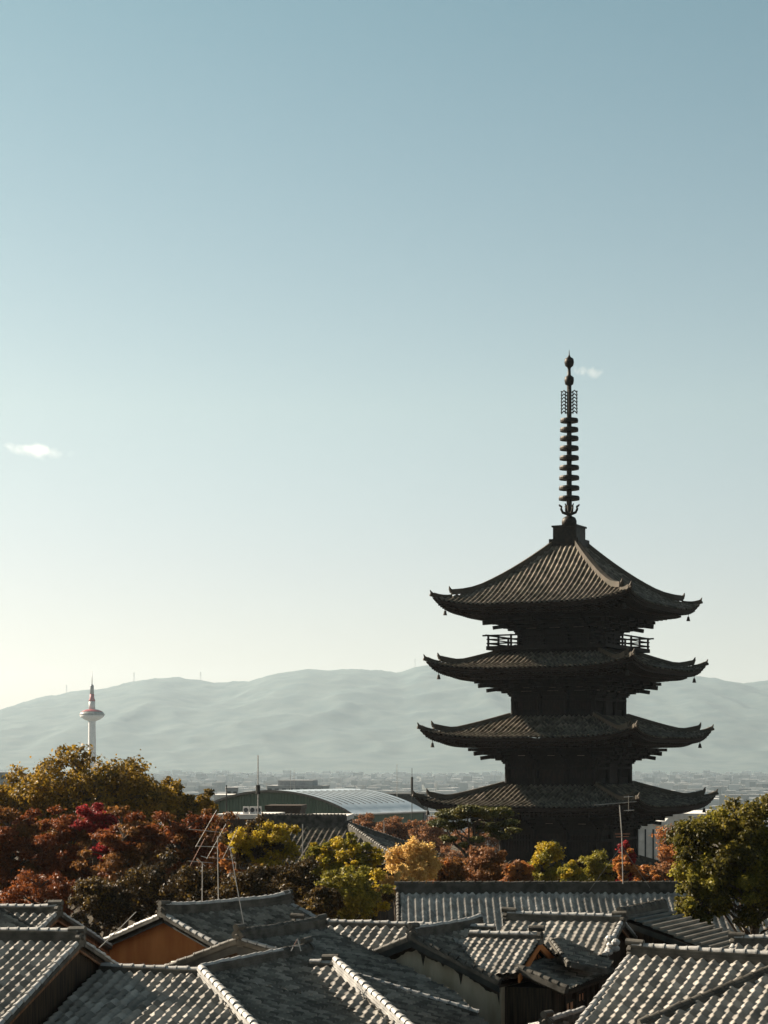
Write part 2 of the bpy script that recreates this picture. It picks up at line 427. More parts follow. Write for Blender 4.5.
ridge(h, O+Vector((0,0,.02)), b1.pt(4.4,4.4), h=.16, r=.088, w=.09, body=M['tile_cap'], name='hip_ridge')
# ---- second hip, right of it
O = at(334, 968, 47.5); h = house(O, 'tiled house whose pale hip has an openwork edge of scalloped tiles')
b1 = Plane(O, 20, 20); uw = [(0,0),(4.6,4.6),(1.0,4.6),(-.65,0)]
tiles(h, b1, uw, M['tile'], hw=.055)
a1 = Plane(O, -66, 20); uw = [(0,0)]+[a1.uw(a1.px(*p)) for p in ((346,971),(480,1019),(530,1070))]+[(-4.6,4.6)]
tiles(h, a1, uw, M['tile_shaded'], hw=.05, step=.045, tw=.21, cl=.21); under(h, a1, uw, [.05,.05,.1,.3,.25], M['dark_wood'], drop=.3)
ridge(h, b1.pt(-.65,0), O, h=.12, r=.075, name='ridge')
ridge_end(h, O+Vector((0,0,-.02)), b1.e, .3)
ridge(h, O+Vector((0,0,.03)), b1.pt(4.6,4.6)+Vector((0,0,.03)), h=.2, r=.09, w=.09, body=M['tile_cap'], name='hip_ridge')
# ---- house with a long dark slope behind it
O = at(238, 942, 49); h = house(O, 'house with a long dark tiled slope running down to the plaster gable wall')
a1 = Plane(O, -62, 15)
uw = [a1.uw(a1.px(*p)) for p in ((238,942),(329,931),(455,993),(478,1016))]
tiles(h, a1, uw, M['tile_shaded'], hw=.05, step=.045, tw=.22, cl=.22); under(h, a1, uw, [-.01,.15,.15,.3], M['dark_wood'])
b1 = Plane(O, 118, 20); L = uw[1][0]
uwb = [(0,0),(0,2.6),(-L,2.6),(-L,0)]
tiles(h, b1, uwb, M['tile_shaded'], tw=.22, cl=.22); under(h, b1, uwb, [.3,.4,.15,-.01], M['dark_wood'])
ridge(h, O, a1.pt(L,0), h=.26, r=.075, mat=M['tile_cap_dark'], up1=.05); ridge_end(h, O, -a1.e, .42); ridge_end(h, a1.pt(L,0), a1.e, .36)
vg = a1.pt(*uw[3])
ridge(h, O+a1.N*.02, vg+a1.N*.02, h=.06, w=.08, r=.07, name='verge_tiles', mat=M['tile_cap'])
vm = O.lerp(vg, .45); barge(h, O, vm, -a1.e, w=.3, mat=M['trim_dark']); barge(h, vm, vg, -a1.e, w=.3)  # one board in two colours: the upper part's shade is painted dark
ridge(h, O+b1.N*.02, b1.pt(0,2.6), h=.05, w=.07, r=.07, name='verge_tiles', mat=M['tile_cap_dark'])
barge(h, O, b1.pt(0,2.6), -a1.e, w=.26, mat=M['trim_dark'])
# ---- ochre gable
O = at(163, 916, 56); h = house(O, 'house with a wide ochre earth gable wall under dark tiles')
f, b = gable_roof(h, O, -52, 20, 0, 5.6, 4.4, 3.4, M['ochre'], mat=M['tile_shaded'], ov=.22, ridge_h=.26, up=(.08,.1), verge=(1,1), bargemat=M['trim_dark'], hw=.062, tw=.22)
# ---- top-left roofs
h = house(at(58, 915, 53), 'small tiled roof at the left edge below the red maples, gable end showing')
gable_roof(h, at(58, 914, 53), 20, 22, -6, 0, 3, 3, M['dark_wood'], ridge_h=.16, ends=(0,1), up=(0,.05), cr=.075)
O = at(-60, 911, 49.5); h = house(O, 'dark tiled slope at the very left edge, rows running down to the right')
a1 = Plane(O, -66, 24); uw = [(0,0),(2.16,0),(2.16,2.3),(0,2.3)]
tiles(h, a1, uw, M['tile_shaded'], hw=.062, tw=.21, cl=.21); under(h, a1, uw, [0,.2,.3,.2], M['dark_wood'])
b1 = Plane(O, 114, 24); uw = [(0,0),(-2.16,0),(-2.16,2.3),(0,2.3)]
tiles(h, b1, uw, M['tile_shaded'], tw=.22); under(h, b1, uw, [0,.2,.3,.2], M['dark_wood'])
ridge(h, O, a1.pt(2.16,0), h=.1)
ridge(h, a1.pt(2.16,.1), a1.pt(2.16,2.3), h=.04, w=.07, r=.07, name='verge_tiles', mat=M['tile_cap_dark'])
# ---- long pale ridge in the middle
O = at(420, 929, 54.2); h = house(O, 'house in the middle behind the plaster gable with a long pale-capped level ridge')
gable_roof(h, O, 20, 20, -3.8, 2.2, 2.4, 3.2, M['dark_wood'], ridge_h=.13, ends=(1,0), up=(.0,.0), cr=.075, verge=(1,0), tw=.28)
# ---- plaster gable house with dark slope and cross gable
O = at(412, 938, 51); h = house(O, 'stained grey plaster gable house with a small brown side gable')
a1 = Plane(O, -60, 22); uw = [(0,0),(3.9,0),(3.9,2.6),(0,2.6)]
tiles(h, a1, uw, M['tile_shaded'], hw=.062, tw=.22, cl=.22); under(h, a1, uw, [-.01,.2,.06,.2], M['plaster'])
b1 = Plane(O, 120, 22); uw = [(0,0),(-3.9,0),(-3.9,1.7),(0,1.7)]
tiles(h, b1, uw, M['tile_shaded'], tw=.22); under(h, b1, uw, [-.01,.2,.1,.2], M['plaster'])
ridge(h, O, a1.pt(3.9,0), h=.24, r=.07, mat=M['tile_cap'], up1=.06); ridge_end(h, O, -a1.e, .36)
for pl, w in ((a1, 2.6), (b1, 1.7)):
    ridge(h, pl.pt(0,.1), pl.pt(0,w), h=.05, w=.08, r=.075, name='verge_tiles', mat=M['tile_cap_dark'])
    barge(h, O, pl.pt(0,w), -a1.e, w=.24, mat=M['trim_dark'])
# ragged dark strip along the top of the gable wall, under the verge
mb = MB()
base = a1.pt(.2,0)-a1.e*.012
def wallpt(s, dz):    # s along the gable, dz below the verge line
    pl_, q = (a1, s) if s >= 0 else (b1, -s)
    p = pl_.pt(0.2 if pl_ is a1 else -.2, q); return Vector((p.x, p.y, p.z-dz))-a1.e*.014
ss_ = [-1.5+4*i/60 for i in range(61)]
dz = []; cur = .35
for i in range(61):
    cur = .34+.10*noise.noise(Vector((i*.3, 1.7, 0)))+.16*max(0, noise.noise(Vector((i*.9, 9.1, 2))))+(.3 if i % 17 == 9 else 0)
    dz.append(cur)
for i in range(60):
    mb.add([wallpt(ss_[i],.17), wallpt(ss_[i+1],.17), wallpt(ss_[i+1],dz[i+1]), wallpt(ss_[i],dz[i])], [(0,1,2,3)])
mb.build('dark_strip', M['gable_strip'], h)
# cross roof: ridge to the right, lit slope towards the camera
O2 = at(540, 940, 51.4); bl = Plane(O2, 22, 22)
uw = [bl.uw(bl.px(452,940)),(0,0),(-.05,1.75),bl.uw(bl.px(487,977))]
tiles(h, bl, uw, M['tile'], tw=.205, cl=.19, hw=.036)
bk = Plane(O2, 202, 22); uw = [(0,0),(2.0,0),(2.0,1.7),(0,1.7)]
tiles(h, bk, uw, M['tile_shaded'], tw=.22); under(h, bk, uw, [.1,.25,.3,.25], M['dark_wood'])
ridge(h, bl.pt(-2.0,0), O2, h=.13, r=.075, body=M['tile_cap_dark']); ridge_end(h, O2, bl.e, .34)
for pl, w in ((bl, 1.75), (bk, 1.7)):
    barge(h, O2+bl.e*.01, pl.pt(0,w)+bl.e*.01, -bl.e, w=.25, mat=M['ochre'], t=.06)
g0 = O2-bl.e*.235
mb = MB(); mb.prism([g0+Vector((0,0,-.2)), g0+bl.d*.85+Vector((0,0,-.56)), g0-bl.d*.85+Vector((0,0,-.56))], bl.e*.02)
gb = mb.build('gable_board', M['ochre'], h)
mb = MB()
for q in (-.4,-.2,0,.2,.4): mb.box(g0+bl.d*q+bl.e*.03+Vector((0,0,-.47)), (.02,.05,.16), (bl.e, bl.d, Vector((0,0,1))))
mb.box(g0+bl.e*.03+Vector((0,0,-.4)), (.03,.9,.05), (bl.e, bl.d, Vector((0,0,1))))
mb.build('gable_lattice', M['dark_wood'], gb)
# dark slope behind the small gable
hp = Plane(at(546, 940, 52.7), -68, 20); uwh = [hp.uw(hp.px(*p)) for p in ((551,940),(560,939),(613,964),(606,972),(569,965))]
tiles(h, hp, uwh, M['tile_shaded'], tw=.22, hw=.05, deck=False)
ridge(h, hp.pt(*uwh[4]), hp.pt(*uwh[3]), h=.05, w=.07, r=.07, name='hip_ridge', mat=M['tile_cap_dark'])
ridge(h, hp.pt(*uwh[0]), hp.pt(*uwh[4]), h=.03, w=.06, r=.06, name='verge_tiles', mat=M['tile_cap_dark'])
# skirt roof round the gable foot
O3 = O2-bl.e*.2+Vector((0,0,-.62))
sk = Plane(O3, -68, 18); uw = [(-1.5,0),(1.9,0),(2.6,1.5),(-1.9,1.5)]
tiles(h, sk, uw, M['tile_shaded'], tw=.22, hw=.05)
ridge(h, sk.pt(1.9,0), sk.pt(2.6,1.5), h=.08, w=.08, r=.075, name='hip_ridge', mat=M['tile_cap_dark'])
ridge(h, sk.pt(-1.5,0), sk.pt(-1.9,1.5), h=.08, w=.08, r=.075, name='hip_ridge', mat=M['tile_cap_dark'])
# dark wooden front under the skirt roof
wl = Plane(sk.pt(0,1.0)+Vector((0,0,-.15)), -68, 2)
mb = MB(); c = wl.pt(.3,-.8); mb.prism([Vector((*(wl.pt(u,w).xy), 0)) for u, w in ((-1.6,0),(2.2,0),(2.2,-1.6),(-1.6,-1.6))], (0,0,wl.O.z))
fr = mb.build('front_wall', M['dark_wood'], h)
for u, zz, ww in ((-.15, -.62, .75), (.95, -.5, .55)):
    p = wl.pt(u, .03); mb = MB(); mb.box(Vector((p.x, p.y, wl.O.z+zz)), (ww, .05, .2), (wl.e, wl.d, Vector((0,0,1))))
    wn = mb.build('window', M['shoji'], fr)
    mb = MB()
    for k in (-.5, 0, .5): mb.box(Vector((p.x, p.y, wl.O.z+zz))+wl.e*(ww*k)+wl.d*.03, (.04,.05,.26), (wl.e, wl.d, Vector((0,0,1))))
    for k in (-.12,.12): mb.box(Vector((p.x, p.y, wl.O.z+zz+k))+wl.d*.03, (ww+.08,.055,.04), (wl.e, wl.d, Vector((0,0,1))))
    mb.build('window_frame', M['dark_wood'], wn)
for u in (-1.5, -.6, .4, 1.4, 2.1):
    p = wl.pt(u, .05); mb = MB(); mb.box(Vector((p.x, p.y, wl.O.z/2)), (.12,.12,wl.O.z), (wl.e, wl.d, Vector((0,0,1)))); mb.build('post', M['dark_wood'], fr)
# ---- third roof row
O = at(622, 923, 54.5); h = house(O, 'lit tiled roof behind the small brown gable, its verge ending beside the ribbed roof')
gable_roof(h, O, 20, 20, -3.4, 0, 2.1, 3, M['dark_wood'], ridge_h=.18, ends=(1,1), up=(.02,.0), tw=.24, cl=.21, hw=.038, cr=.075, verge=(0,1))
mb = MB()
c = Plane(O,20,20).pt(.05,1.9)
for i in range(5):
    q = c+Vector((random.uniform(-.2,.2), random.uniform(-.1,.1), .05+.09*i)); mb.lathe([(.02,-.1),(.11,-.05),(.13,.02),(.07,.09),(.01,.11)], 8, q)
mb.build('verge_ornament', M['tile_cap'], h)
# ---- ribbed dark roof
O = at(622, 918, 56); h = house(O, 'house with a dark ribbed metal roof below the dense tree at the right')
rp = Plane(O, -62, 17)
uw = [rp.uw(rp.px(*p)) for p in ((622,918),(661,909),(738,944),(672,952))]
uw = [(0,0),(uw[1][0],0),(uw[1][0],3.6),(0,3.6)]
tiles(h, rp, uw, M['metal_roof'], prof=RIB, tw=3.0, cl=.33, hw=.0, step=.03); under(h, rp, uw, [-.01,.2,.4,.25], M['dark_wood'])
mb = MB()
for k in range(14):
    w_ = .15+k*.245; mb.bar(rp.pt(0,w_)+rp.N*.07, rp.pt(uw[1][0],w_)+rp.N*.07, .05, .075, rp.N)
mb.build('lit_lip_bars', M['tile'], h)  # added pale bars standing in for the sunlit lips of the courses
bp_ = Plane(O, 118, 22); L = uw[1][0]
uwb = [(0,0),(0,1.0),(-L,1.0),(-L,0)]
tiles(h, bp_, uwb, M['metal_roof'], prof=RIB, tw=3.0, cl=.33, hw=.0, step=.03); under(h, bp_, uwb, [.25,.4,.2,-.01], M['dark_wood'])
ridge(h, O-rp.e*.15, rp.pt(L,0), h=.2, w=.16, r=.12, mat=M['tile_cap_dark']); ridge_end(h, O-rp.e*.15, -rp.e, .2)
barge(h, O, rp.pt(0,3.6), -rp.e, w=.22, mat=M['trim_dark']); barge(h, O, bp_.pt(0,1.0), -rp.e, w=.22, mat=M['trim_dark'])
# ---- front right roof
O = at(632, 956, 43.5); h = house(O, 'large lit tiled roof filling the bottom right corner with pale capped ridge')
f, b = gable_roof(h, O, 29, 22, 0, 7.5, 6, 3, M['dark_wood'], ridge_h=.2, ends=(1,0), up=(.05,0), cr=.08, verge=(1,0))
P1 = f.px(640, 1028); P2 = f.px(775, 972)
ridge(h, P1+f.N*.0, P2+f.N*.0, h=.1, w=.11, r=.09, mat=M['tile_cap_dark'], name='descending_ridge')
# ---- right edge, behind
O = at(734, 945, 50); h = house(O, 'pale-capped ridge of a house at the right edge beneath the dense tree')
gable_roof(h, O, 20, 20, 0, 6, 3, 3, M['dark_wood'], ridge_h=.2, ends=(1,0), up=(0,0), verge=(1,0))
# ---- small low roof at the bottom edge
O = at(546, 1026, 42.5); h = house(O, 'low tiled lean-to at the bottom edge beside the big right-hand roof', name='lean_to')
rp = Plane(O, -62, 18)
gable_roof(h, O, -62, 18, 0, 2.2, 1.4, 1.6, M['dark_wood'], mat=M['tile_shaded'], ridge_h=.1, ends=(1,0), up=(0,0), verge=(1,1))
# ---- long temple roof
O = at(398, 893, 72); h = house(O, 'long temple hall roof with upright rows of round tiles and a dark level ridge', name='temple_hall', group='temple halls among the trees')
f, b = gable_roof(h, O, 0, 23, 0, 16.5, 5.2, 4, M['plaster'], mat=M['tile_pale'], ridge_h=.36, ends=(1,0), up=(0,0), tw=.262, prof=HON, hw=.072, cl=.21, cap=M['tile_cap_dark'], verge=(1,0))

# ================================================================== PAGODA
PG = at(569.2, 760, 170); PB = gz(170)
pag = empty('pagoda', (PG.x, 170, PB), 'tall dark five-storey wooden pagoda with a ringed bronze finial', 'pagoda', rz=R(-27.5))
def L(z): return z-PB            # world height -> local height
def pb(mb, name, mat, parent=pag, smooth=False):
    return mb.build(name, mat, parent, world=False, smooth=smooth)
def share(o, name, parent, rz):
    c = bpy.data.objects.new(name, o.data); col.objects.link(c); c.parent = parent; c.rotation_euler = (0, 0, rz); return c
ROT = [0, PI/2, PI, -PI/2]
#          n_out  n_in  z eave mid, z top, upturn, body half
ROOFS = [(10.55, 4.75, 1.2, 3.1, .78, 4.95),
         (10.20, 4.35, 8.0, 9.75, .8, 4.55),
         (9.90, 3.95, 13.85, 15.75, .8, 4.15),
         (9.50, 3.55, 19.75, 21.75, .8, 3.75),
         (9.08, 1.05, 25.25, 31.0, .86, 3.33)]
def roof_z(nn, t, rf):
    no, ni, ze, zt, up, bh = rf
    x = max(0.0, (no-nn)/(no-ni))
    if no-ni > 7: g = .52*x+.48*x**1.9
    else: g = .62*x if x < .36 else .223+(x-.36)*1.214
    return L(ze)+(zt-ze)*g+up*min(1.05, abs(t)/no)**4.2*(max(0, nn)/no)**2
def lo(nn, t, z):   # local point of the face whose normal is -Y
    return Vector((t, -nn, z))
for k, rf in enumerate(ROOFS):
    no, ni, ze, zt, up, bh = rf
    # --- tiled face
    tw = .45; prof = [(0,0),(.18,0),(.28,.2),(.38,.62),(.48,.92),(.58,1.0),(.68,.92),(.78,.62),(.88,.2)]; hh = .15
    nt_ = int(round(2*no/tw)); tw = 2*no/nt_
    T = []; H = []
    for i in range(nt_):
        for a, b in prof: T.append(-no+(i+a)*tw); H.append(b*hh)
    T.append(no); H.append(0)
    KN = 30 if no-ni > 7 else 22
    verts = np.zeros((len(T), KN+1, 3))
    for i, (t, hq) in enumerate(zip(T, H)):
        n0 = max(abs(t), ni)
        for j in range(KN+1):
            nn = n0+(no-n0)*j/KN
            st = .02*((nn/.36) % 1.0)
            verts[i, j] = (t, -nn, roof_z(nn, t, rf)+hq+st)
    I = np.arange(len(T)-1)[:, None]; J = np.arange(KN)[None, :]; W = KN+1
    q = np.stack([I*W+J, I*W+J+1, (I+1)*W+J+1, (I+1)*W+J], -1).reshape(-1, 4)
    tv = rng.random((nt_+1, KN)); att = tv[np.minimum(I//len(prof), nt_), J+0*I]
    me = np_mesh('roof', verts.reshape(-1, 3), q, False, att.ravel())
    roof = None
    # --- four faces in one roof part
    vv = []; qq = []; aa = []
    for r_ in ROT:
        c_, s_ = math.cos(r_), math.sin(r_)
        P = verts.reshape(-1, 3).copy(); x = P[:, 0]*c_-P[:, 1]*s_; y = P[:, 0]*s_+P[:, 1]*c_; P[:, 0] = x; P[:, 1] = y
        qq.append(q+len(vv)*len(P)); vv.append(P); aa.append(att.ravel())
    bpy.data.meshes.remove(me)
    me = np_mesh('roof', np.concatenate(vv), np.concatenate(qq), False, np.concatenate(aa))
    roof = link('roof', me, M['pagoda_tile'], pag, False)
    # --- eave boards and soffit
    sf = [(no-.02,-.01),(no-.06,-.16),(no-.22,-.2),(no-.22,-.36),(no-1.15,-.38),(no-1.2,-.66),(bh+2.2,-.72),(bh+.1,-.62)]
    mb = MB(); KT = 40
    for r_ in ROT:
        c_, s_ = math.cos(r_), math.sin(r_); vs = []; fs = []
        for i in range(KT+1):
            f_ = -1+2*i/KT
            for nn, dz in sf:
                t = f_*nn; z = L(ze)+dz+up*abs(f_)**4.2*(nn/no)**2
                vs.append((t*c_+nn*s_, t*s_-nn*c_, z))
        m_ = len(sf)
        for i in range(KT):
            for j in range(m_-1): fs.append((i*m_+j, i*m_+j+1, (i+1)*m_+j+1, (i+1)*m_+j))
        mb.add(vs, fs)
    ev = pb(mb, 'eaves', M['rafter_wood'], roof)
    # --- rafters, two tiers
    mb = MB()
    for r_ in ROT:
        c_, s_ = math.cos(r_), math.sin(r_)
        def rot(t, nn, z): return Vector((t*c_+nn*s_, t*s_-nn*c_, z))
        nr = int(2*no/.42)
        for i in range(nr+1):
            t = -no+.3+(2*no-.6)*i/nr
            for n1, n0, d1, d0 in ((no-.28, no-1.5, -.40, -.44), (no-1.3, bh+.6, -.70, -.78)):
                a0 = max(n0, abs(t)*.99)
                if a0 > n1-.15: continue
                zz = L(ze)+up*min(1, abs(t)/no)**4.2
                mb.bar(rot(t, a0, zz*1.0+d0-.05*(n1-a0)*0-up*.0), rot(t, n1, zz+d1), .13, .15)
    pb(mb, 'rafters', M['rafter_wood'], roof)
    # --- hip ridges with two upturned ends, and bells
    for r_ in ROT:
        mb = MB()
        def dg(s, dz=0):    # point on the hip, s = half side
            return Vector((s, -s, roof_z(s, s, rf)+dz))
        S0 = ni; S1 = ni+(no-ni)*.84
        pts = [dg(S0+(S1-S0)*i/10, .16+(.28*max(0, i-7.5)/2.5 if i > 7.5 else 0)) for i in range(11)]
        for i in range(10): mb.bar(pts[i], pts[i+1]+(pts[i+1]-pts[i])*.03, .42, .46)
        e = (pts[-1]-pts[-2]).normalized(); mb.tube([pts[-1], pts[-1]+Vector((.12,-.12,.26)), pts[-1]+Vector((.17,-.17,.5))], [.2,.12,.03], 6)
        p2 = [dg(S1+(no-.1-S1)*i/4, .06+.16*(i/4)**2) for i in range(5)]
        for i in range(4): mb.bar(p2[i], p2[i+1]+(p2[i+1]-p2[i])*.05, .36, .34)
        mb.tube([p2[-1], p2[-1]+Vector((.14,-.14,.16)), p2[-1]+Vector((.22,-.22,.4))], [.18,.11,.03], 6)
        mb.tube([p2[-1]+Vector((-.1,.1,-.12)), p2[-1]+Vector((.24,-.24,-.02))], [.13,.12], 6)
        o = pb(mb, 'hip_ridge', M['pagoda_tile'], roof); o.rotation_euler = (0, 0, r_)
        # corner beam and tail rafters
        mb = MB(); zc = L(ze)+up
        mb.bar((bh, -bh, L(ze)-.55), (no-.3, -no+.3, zc-.28), .36, .36)
        mb.bar((bh-.3, -bh+.3, L(ze)-.95), (5.5/7.8*no-.65, -(5.5/7.8*no-.65), L(ze)-1.3), .34, .36)
        mb.bar((bh-.3, -bh+.3, L(ze)-1.3), (bh+1.75, -bh-1.75, L(ze)-1.7), .3, .32)
        o = pb(mb, 'corner_beam', M['old_wood'], roof); o.rotation_euler = (0, 0, r_)
        mb = MB(); q_ = no-.85; zb = zc-1.15
        mb.tube([(q_, -q_, zb+.7), (q_, -q_, zb)], .025, 4)
        mb.lathe([(.05,0),(.10,-.05),(.13,-.2),(.17,-.38),(.19,-.4),(.15,-.41)], 10, (q_, -q_, zb))
        o = pb(mb, 'wind_bell', M['bronze'], roof); o.rotation_euler = (0, 0, r_)
    # --- bracket sets: stepped beams and arms under the eaves
    mb = MB()
    for lev, (dn, za) in enumerate(((2.35,-.95),(1.6,-1.28),(.85,-1.62),(.15,-1.92))):
        hs = bh+dn
        for r_ in ROT:
            c_, s_ = math.cos(r_), math.sin(r_)
            def rot(t, nn, z): return Vector((t*c_+nn*s_, t*s_-nn*c_, z))
            mb.bar(rot(-hs-.3, hs, L(ze)+za), rot(hs+.3, hs, L(ze)+za), .22, .26)
            for t in (-bh, -bh/3, bh/3, bh):
                mb.bar(rot(t, bh-.1, L(ze)+za+.02), rot(t, hs+.32, L(ze)+za+.02), .26, .24)
                mb.box(rot(t, hs, L(ze)+za-.2), (.42,.42,.16), (rot(1,0,0), rot(0,1,0), Vector((0,0,1))))
            if lev == 0:
                for t in (-bh/3, bh/3, -bh, bh):
                    mb.bar(rot(t, bh-.1, L(ze)-.75), rot(t, bh+2.75, L(ze)-1.08), .26, .26)
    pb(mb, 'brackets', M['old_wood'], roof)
# --- storeys
FLOORS = [(PB+.9, 0), (ROOFS[0][3]-.2, 1), (ROOFS[1][3]-.2, 2), (ROOFS[2][3]-.2, 3), (ROOFS[3][3]-.2, 4)]
for k, (z0, i) in enumerate(FLOORS):
    no, ni, ze, zt, up, bh = ROOFS[k]
    z1 = ze-.6
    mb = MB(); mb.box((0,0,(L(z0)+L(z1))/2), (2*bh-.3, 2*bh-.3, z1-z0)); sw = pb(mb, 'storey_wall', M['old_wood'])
    for r_ in ROT:
        c_, s_ = math.cos(r_), math.sin(r_)
        def rot(t, nn, z): return Vector((t*c_+nn*s_, t*s_-nn*c_, z))
        for t in (-bh, -bh/3, bh/3):
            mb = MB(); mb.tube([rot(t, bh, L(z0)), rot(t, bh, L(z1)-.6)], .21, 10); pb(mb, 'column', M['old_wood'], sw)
        mb = MB()
        for zz in (z0+.28, (z0+z1)/2-.1, z1-1.45): mb.bar(rot(-bh-.1, bh+.05, L(zz)), rot(bh+.1, bh+.05, L(zz)), .3, .2)
        pb(mb, 'tie_beam', M['old_wood'], sw)
        hd = (z1-1.6-z0)
        mb = MB(); mb.box(rot(0, bh-.1, L(z0+.4+hd*.42)), (bh*.58, .08, hd*.8), (rot(1,0,0), rot(0,1,0), Vector((0,0,1))))
        dr = pb(mb, 'door', M['rafter_wood'], sw)
        for sg in (-1, 1):
            mb = MB(); u = sg*bh*2/3
            mb.box(rot(u, bh-.13, L(z0+.4+hd*.5)), (bh*.5, .05, hd*.55), (rot(1,0,0), rot(0,1,0), Vector((0,0,1))))
            for s in range(9): mb.bar(rot(u-bh*.24+bh*.06*s, bh-.07, L(z0+.4+hd*.24)), rot(u-bh*.24+bh*.06*s, bh-.07, L(z0+.4+hd*.76)), .07, .07)
            pb(mb, 'lattice_window', M['rafter_wood'], sw)
        # pale panels with frog-leg struts between the brackets
        mb = MB()
        for t in (-bh*2/3, 0, bh*2/3):
            zz = L(ze)-1.75
            mb.prism([rot(t-.5, bh+.03, zz), rot(t-.3, bh+.03, zz+.32), rot(t+.3, bh+.03, zz+.32), rot(t+.5, bh+.03, zz)], rot(0, .05, 0))
        pb(mb, 'strut_panel', M['panel_plaster'], sw)
# --- stone podium
mb = MB(); mb.box((0,0,.45), (13.6,13.6,.9)); mb.box((0,-7.3,.25), (3,1.2,.5)); pb(mb, 'podium', M['grey_wall'])
# --- balcony under the top roof
zb = ROOFS[3][3]; hb = 5.55
mb = MB(); mb.box((0,0,L(zb)+.02), (2*hb, 2*hb, .34)); mb.box((0,0,L(zb)-.3), (2*hb-1.4, 2*hb-1.4, .4)); bal = pb(mb, 'balcony', M['old_wood'])
for r_ in ROT:
    c_, s_ = math.cos(r_), math.sin(r_)
    def rot(t, nn, z): return Vector((t*c_+nn*s_, t*s_-nn*c_, z))
    mb = MB(); hr = hb-.15
    for zz, w_, ex in ((.42,.12,.15),(.78,.1,.15),(1.12,.13,.55)): mb.bar(rot(-hr-ex, hr, L(zb)+zz), rot(hr+ex, hr, L(zb)+zz), w_, w_)
    for t in (-hr, -hr*.6, -hr*.2, hr*.2, hr*.6): mb.bar(rot(t, hr, L(zb)+.1), rot(t, hr, L(zb)+1.2), .15, .15, rot(1,0,0))
    pb(mb, 'railing', M['old_wood'], bal)
# --- finial
def pz(y): return L(12+(760-y)/11.29)
mb = MB()
mb.box((0,0,(pz(547)+pz(540))/2), (2.75,2.75,pz(540)-pz(547)))
mb.box((0,0,(pz(541)+pz(527.5))/2), (2.2,2.2,pz(527.5)-pz(541))); mb.box((0,0,pz(527.3)), (2.4,2.4,.16))
fin = pb(mb, 'finial', M['bronze'])
mb = MB(); mb.tube([(0,0,pz(527)), (0,0,pz(380))], [.25,.2], 10); pb(mb, 'shaft', M['bronze'], fin)
mb = MB(); mb.lathe([(.66,pz(527)),(.66,pz(521)),(.55,pz(518)),(.3,pz(516.5))], 20); pb(mb, 'dome', M['bronze'], fin, True)
for i in range(8):
    a = i*PI/4; d = Vector((math.cos(a), math.sin(a), 0))
    mb = MB(); mb.tube([d*.25+Vector((0,0,pz(514))), d*.62+Vector((0,0,pz(512.5))), d*.78+Vector((0,0,pz(509))), d*.72+Vector((0,0,pz(507))), d*.98+Vector((0,0,pz(505)))], [.12,.1,.09,.08,.04], 6)
    pb(mb, 'petal', M['bronze'], fin)
for i, y in enumerate((498.5,488.3,478.1,467.9,458.2,448.5,438.7,429.9,420.8)):
    r = .92-.016*i; mb = MB(); z = pz(y)
    mb.lathe([(r*.42,z-.1),(r*.8,z-.18),(r,z-.15),(r*1.02,z+.02),(r*.96,z+.17),(r*.8,z+.19),(r*.3,z+.1)], 24)
    pb(mb, 'ring', M['bronze'], fin, False)
mb = MB()
for i in range(4):
    a = i*PI/2+.35; d = Vector((math.cos(a), math.sin(a), 0))
    z0, z1 = pz(414), pz(390)
    for s in (.34,.68): 
        mb.tube([d*s+Vector((0,0,z0+.06*math.sin(s*9))), d*(s*.98)+Vector((0,0,z1-.1))], .045, 4)
    for k in range(7):
        zz = z0+(z1-z0)*(k+.2)/7; 
        mb.tube([d*.2+Vector((0,0,zz)), d*.48+Vector((0,0,zz+.2)), d*.64+Vector((0,0,zz+.02)), d*.72+Vector((0,0,zz+.14))], .06, 4)
pb(mb, 'water_flame', M['bronze'], fin)
mb = MB(); mb.lathe([(.12,pz(388)),(.16,pz(386)),(.36,pz(384.5)),(.42,pz(381)),(.4,pz(377.5)),(.16,pz(375.5)),(.13,pz(370)),(.15,pz(368)),(.36,pz(366)),(.43,pz(362.5)),(.38,pz(359)),(.14,pz(357.2)),(.05,pz(355)),(.015,pz(350))], 16)
pb(mb, 'jewel', M['bronze'], fin, True)

# ================================================================== OBSERVATION TOWER
TY = 2000.0
tp = at(92, 760, TY); tz = gz(TY)
tw_ = empty('observation_tower', (tp.x, TY, tz), 'slender white observation tower with a disc deck and red band far in the city', 'tower')
def th(y): return 12+(760-y)/F*TY-tz
def tb(mb, name, mat, par=tw_, smooth=True): return mb.build(name, mat, par, world=False, smooth=smooth)
mb = MB(); mb.lathe([(5.2,0),(4.7,th(790)),(4.25,th(757)),(3.75,th(722)),(3.7,th(720))], 28); tb(mb, 'shaft', M['white_paint'])
mb = MB(); mb.lathe([(3.9,th(721)),(8.0,th(719.5)),(11.6,th(717.2)),(13.0,th(715.4))], 36); dk = tb(mb, 'deck_underside', M['white_paint'])
mb = MB(); mb.lathe([(12.9,th(715.6)),(13.1,th(714.2)),(11.6,th(711.9))], 36); tb(mb, 'deck_windows', M['tower_grey'], dk)
mb = MB(); mb.lathe([(11.6,th(711.9)),(9.6,th(710.8)),(7,th(709.8)),(3.4,th(709.2))], 36); tb(mb, 'deck_roof', M['red_paint'], dk)
mb = MB(); mb.lathe([(3.4,th(710)),(3.3,th(701))], 24); tb(mb, 'neck', M['white_paint'])
mb = MB(); mb.lathe([(3.5,th(701.3)),(3.3,th(700)),(2.4,th(698)),(2.2,th(694))], 24); tb(mb, 'red_band', M['red_paint'])
mb = MB(); mb.lathe([(2.1,th(694)),(1.9,th(686)),(1.2,th(684.5))], 20); tb(mb, 'mast_base', M['tower_grey'])
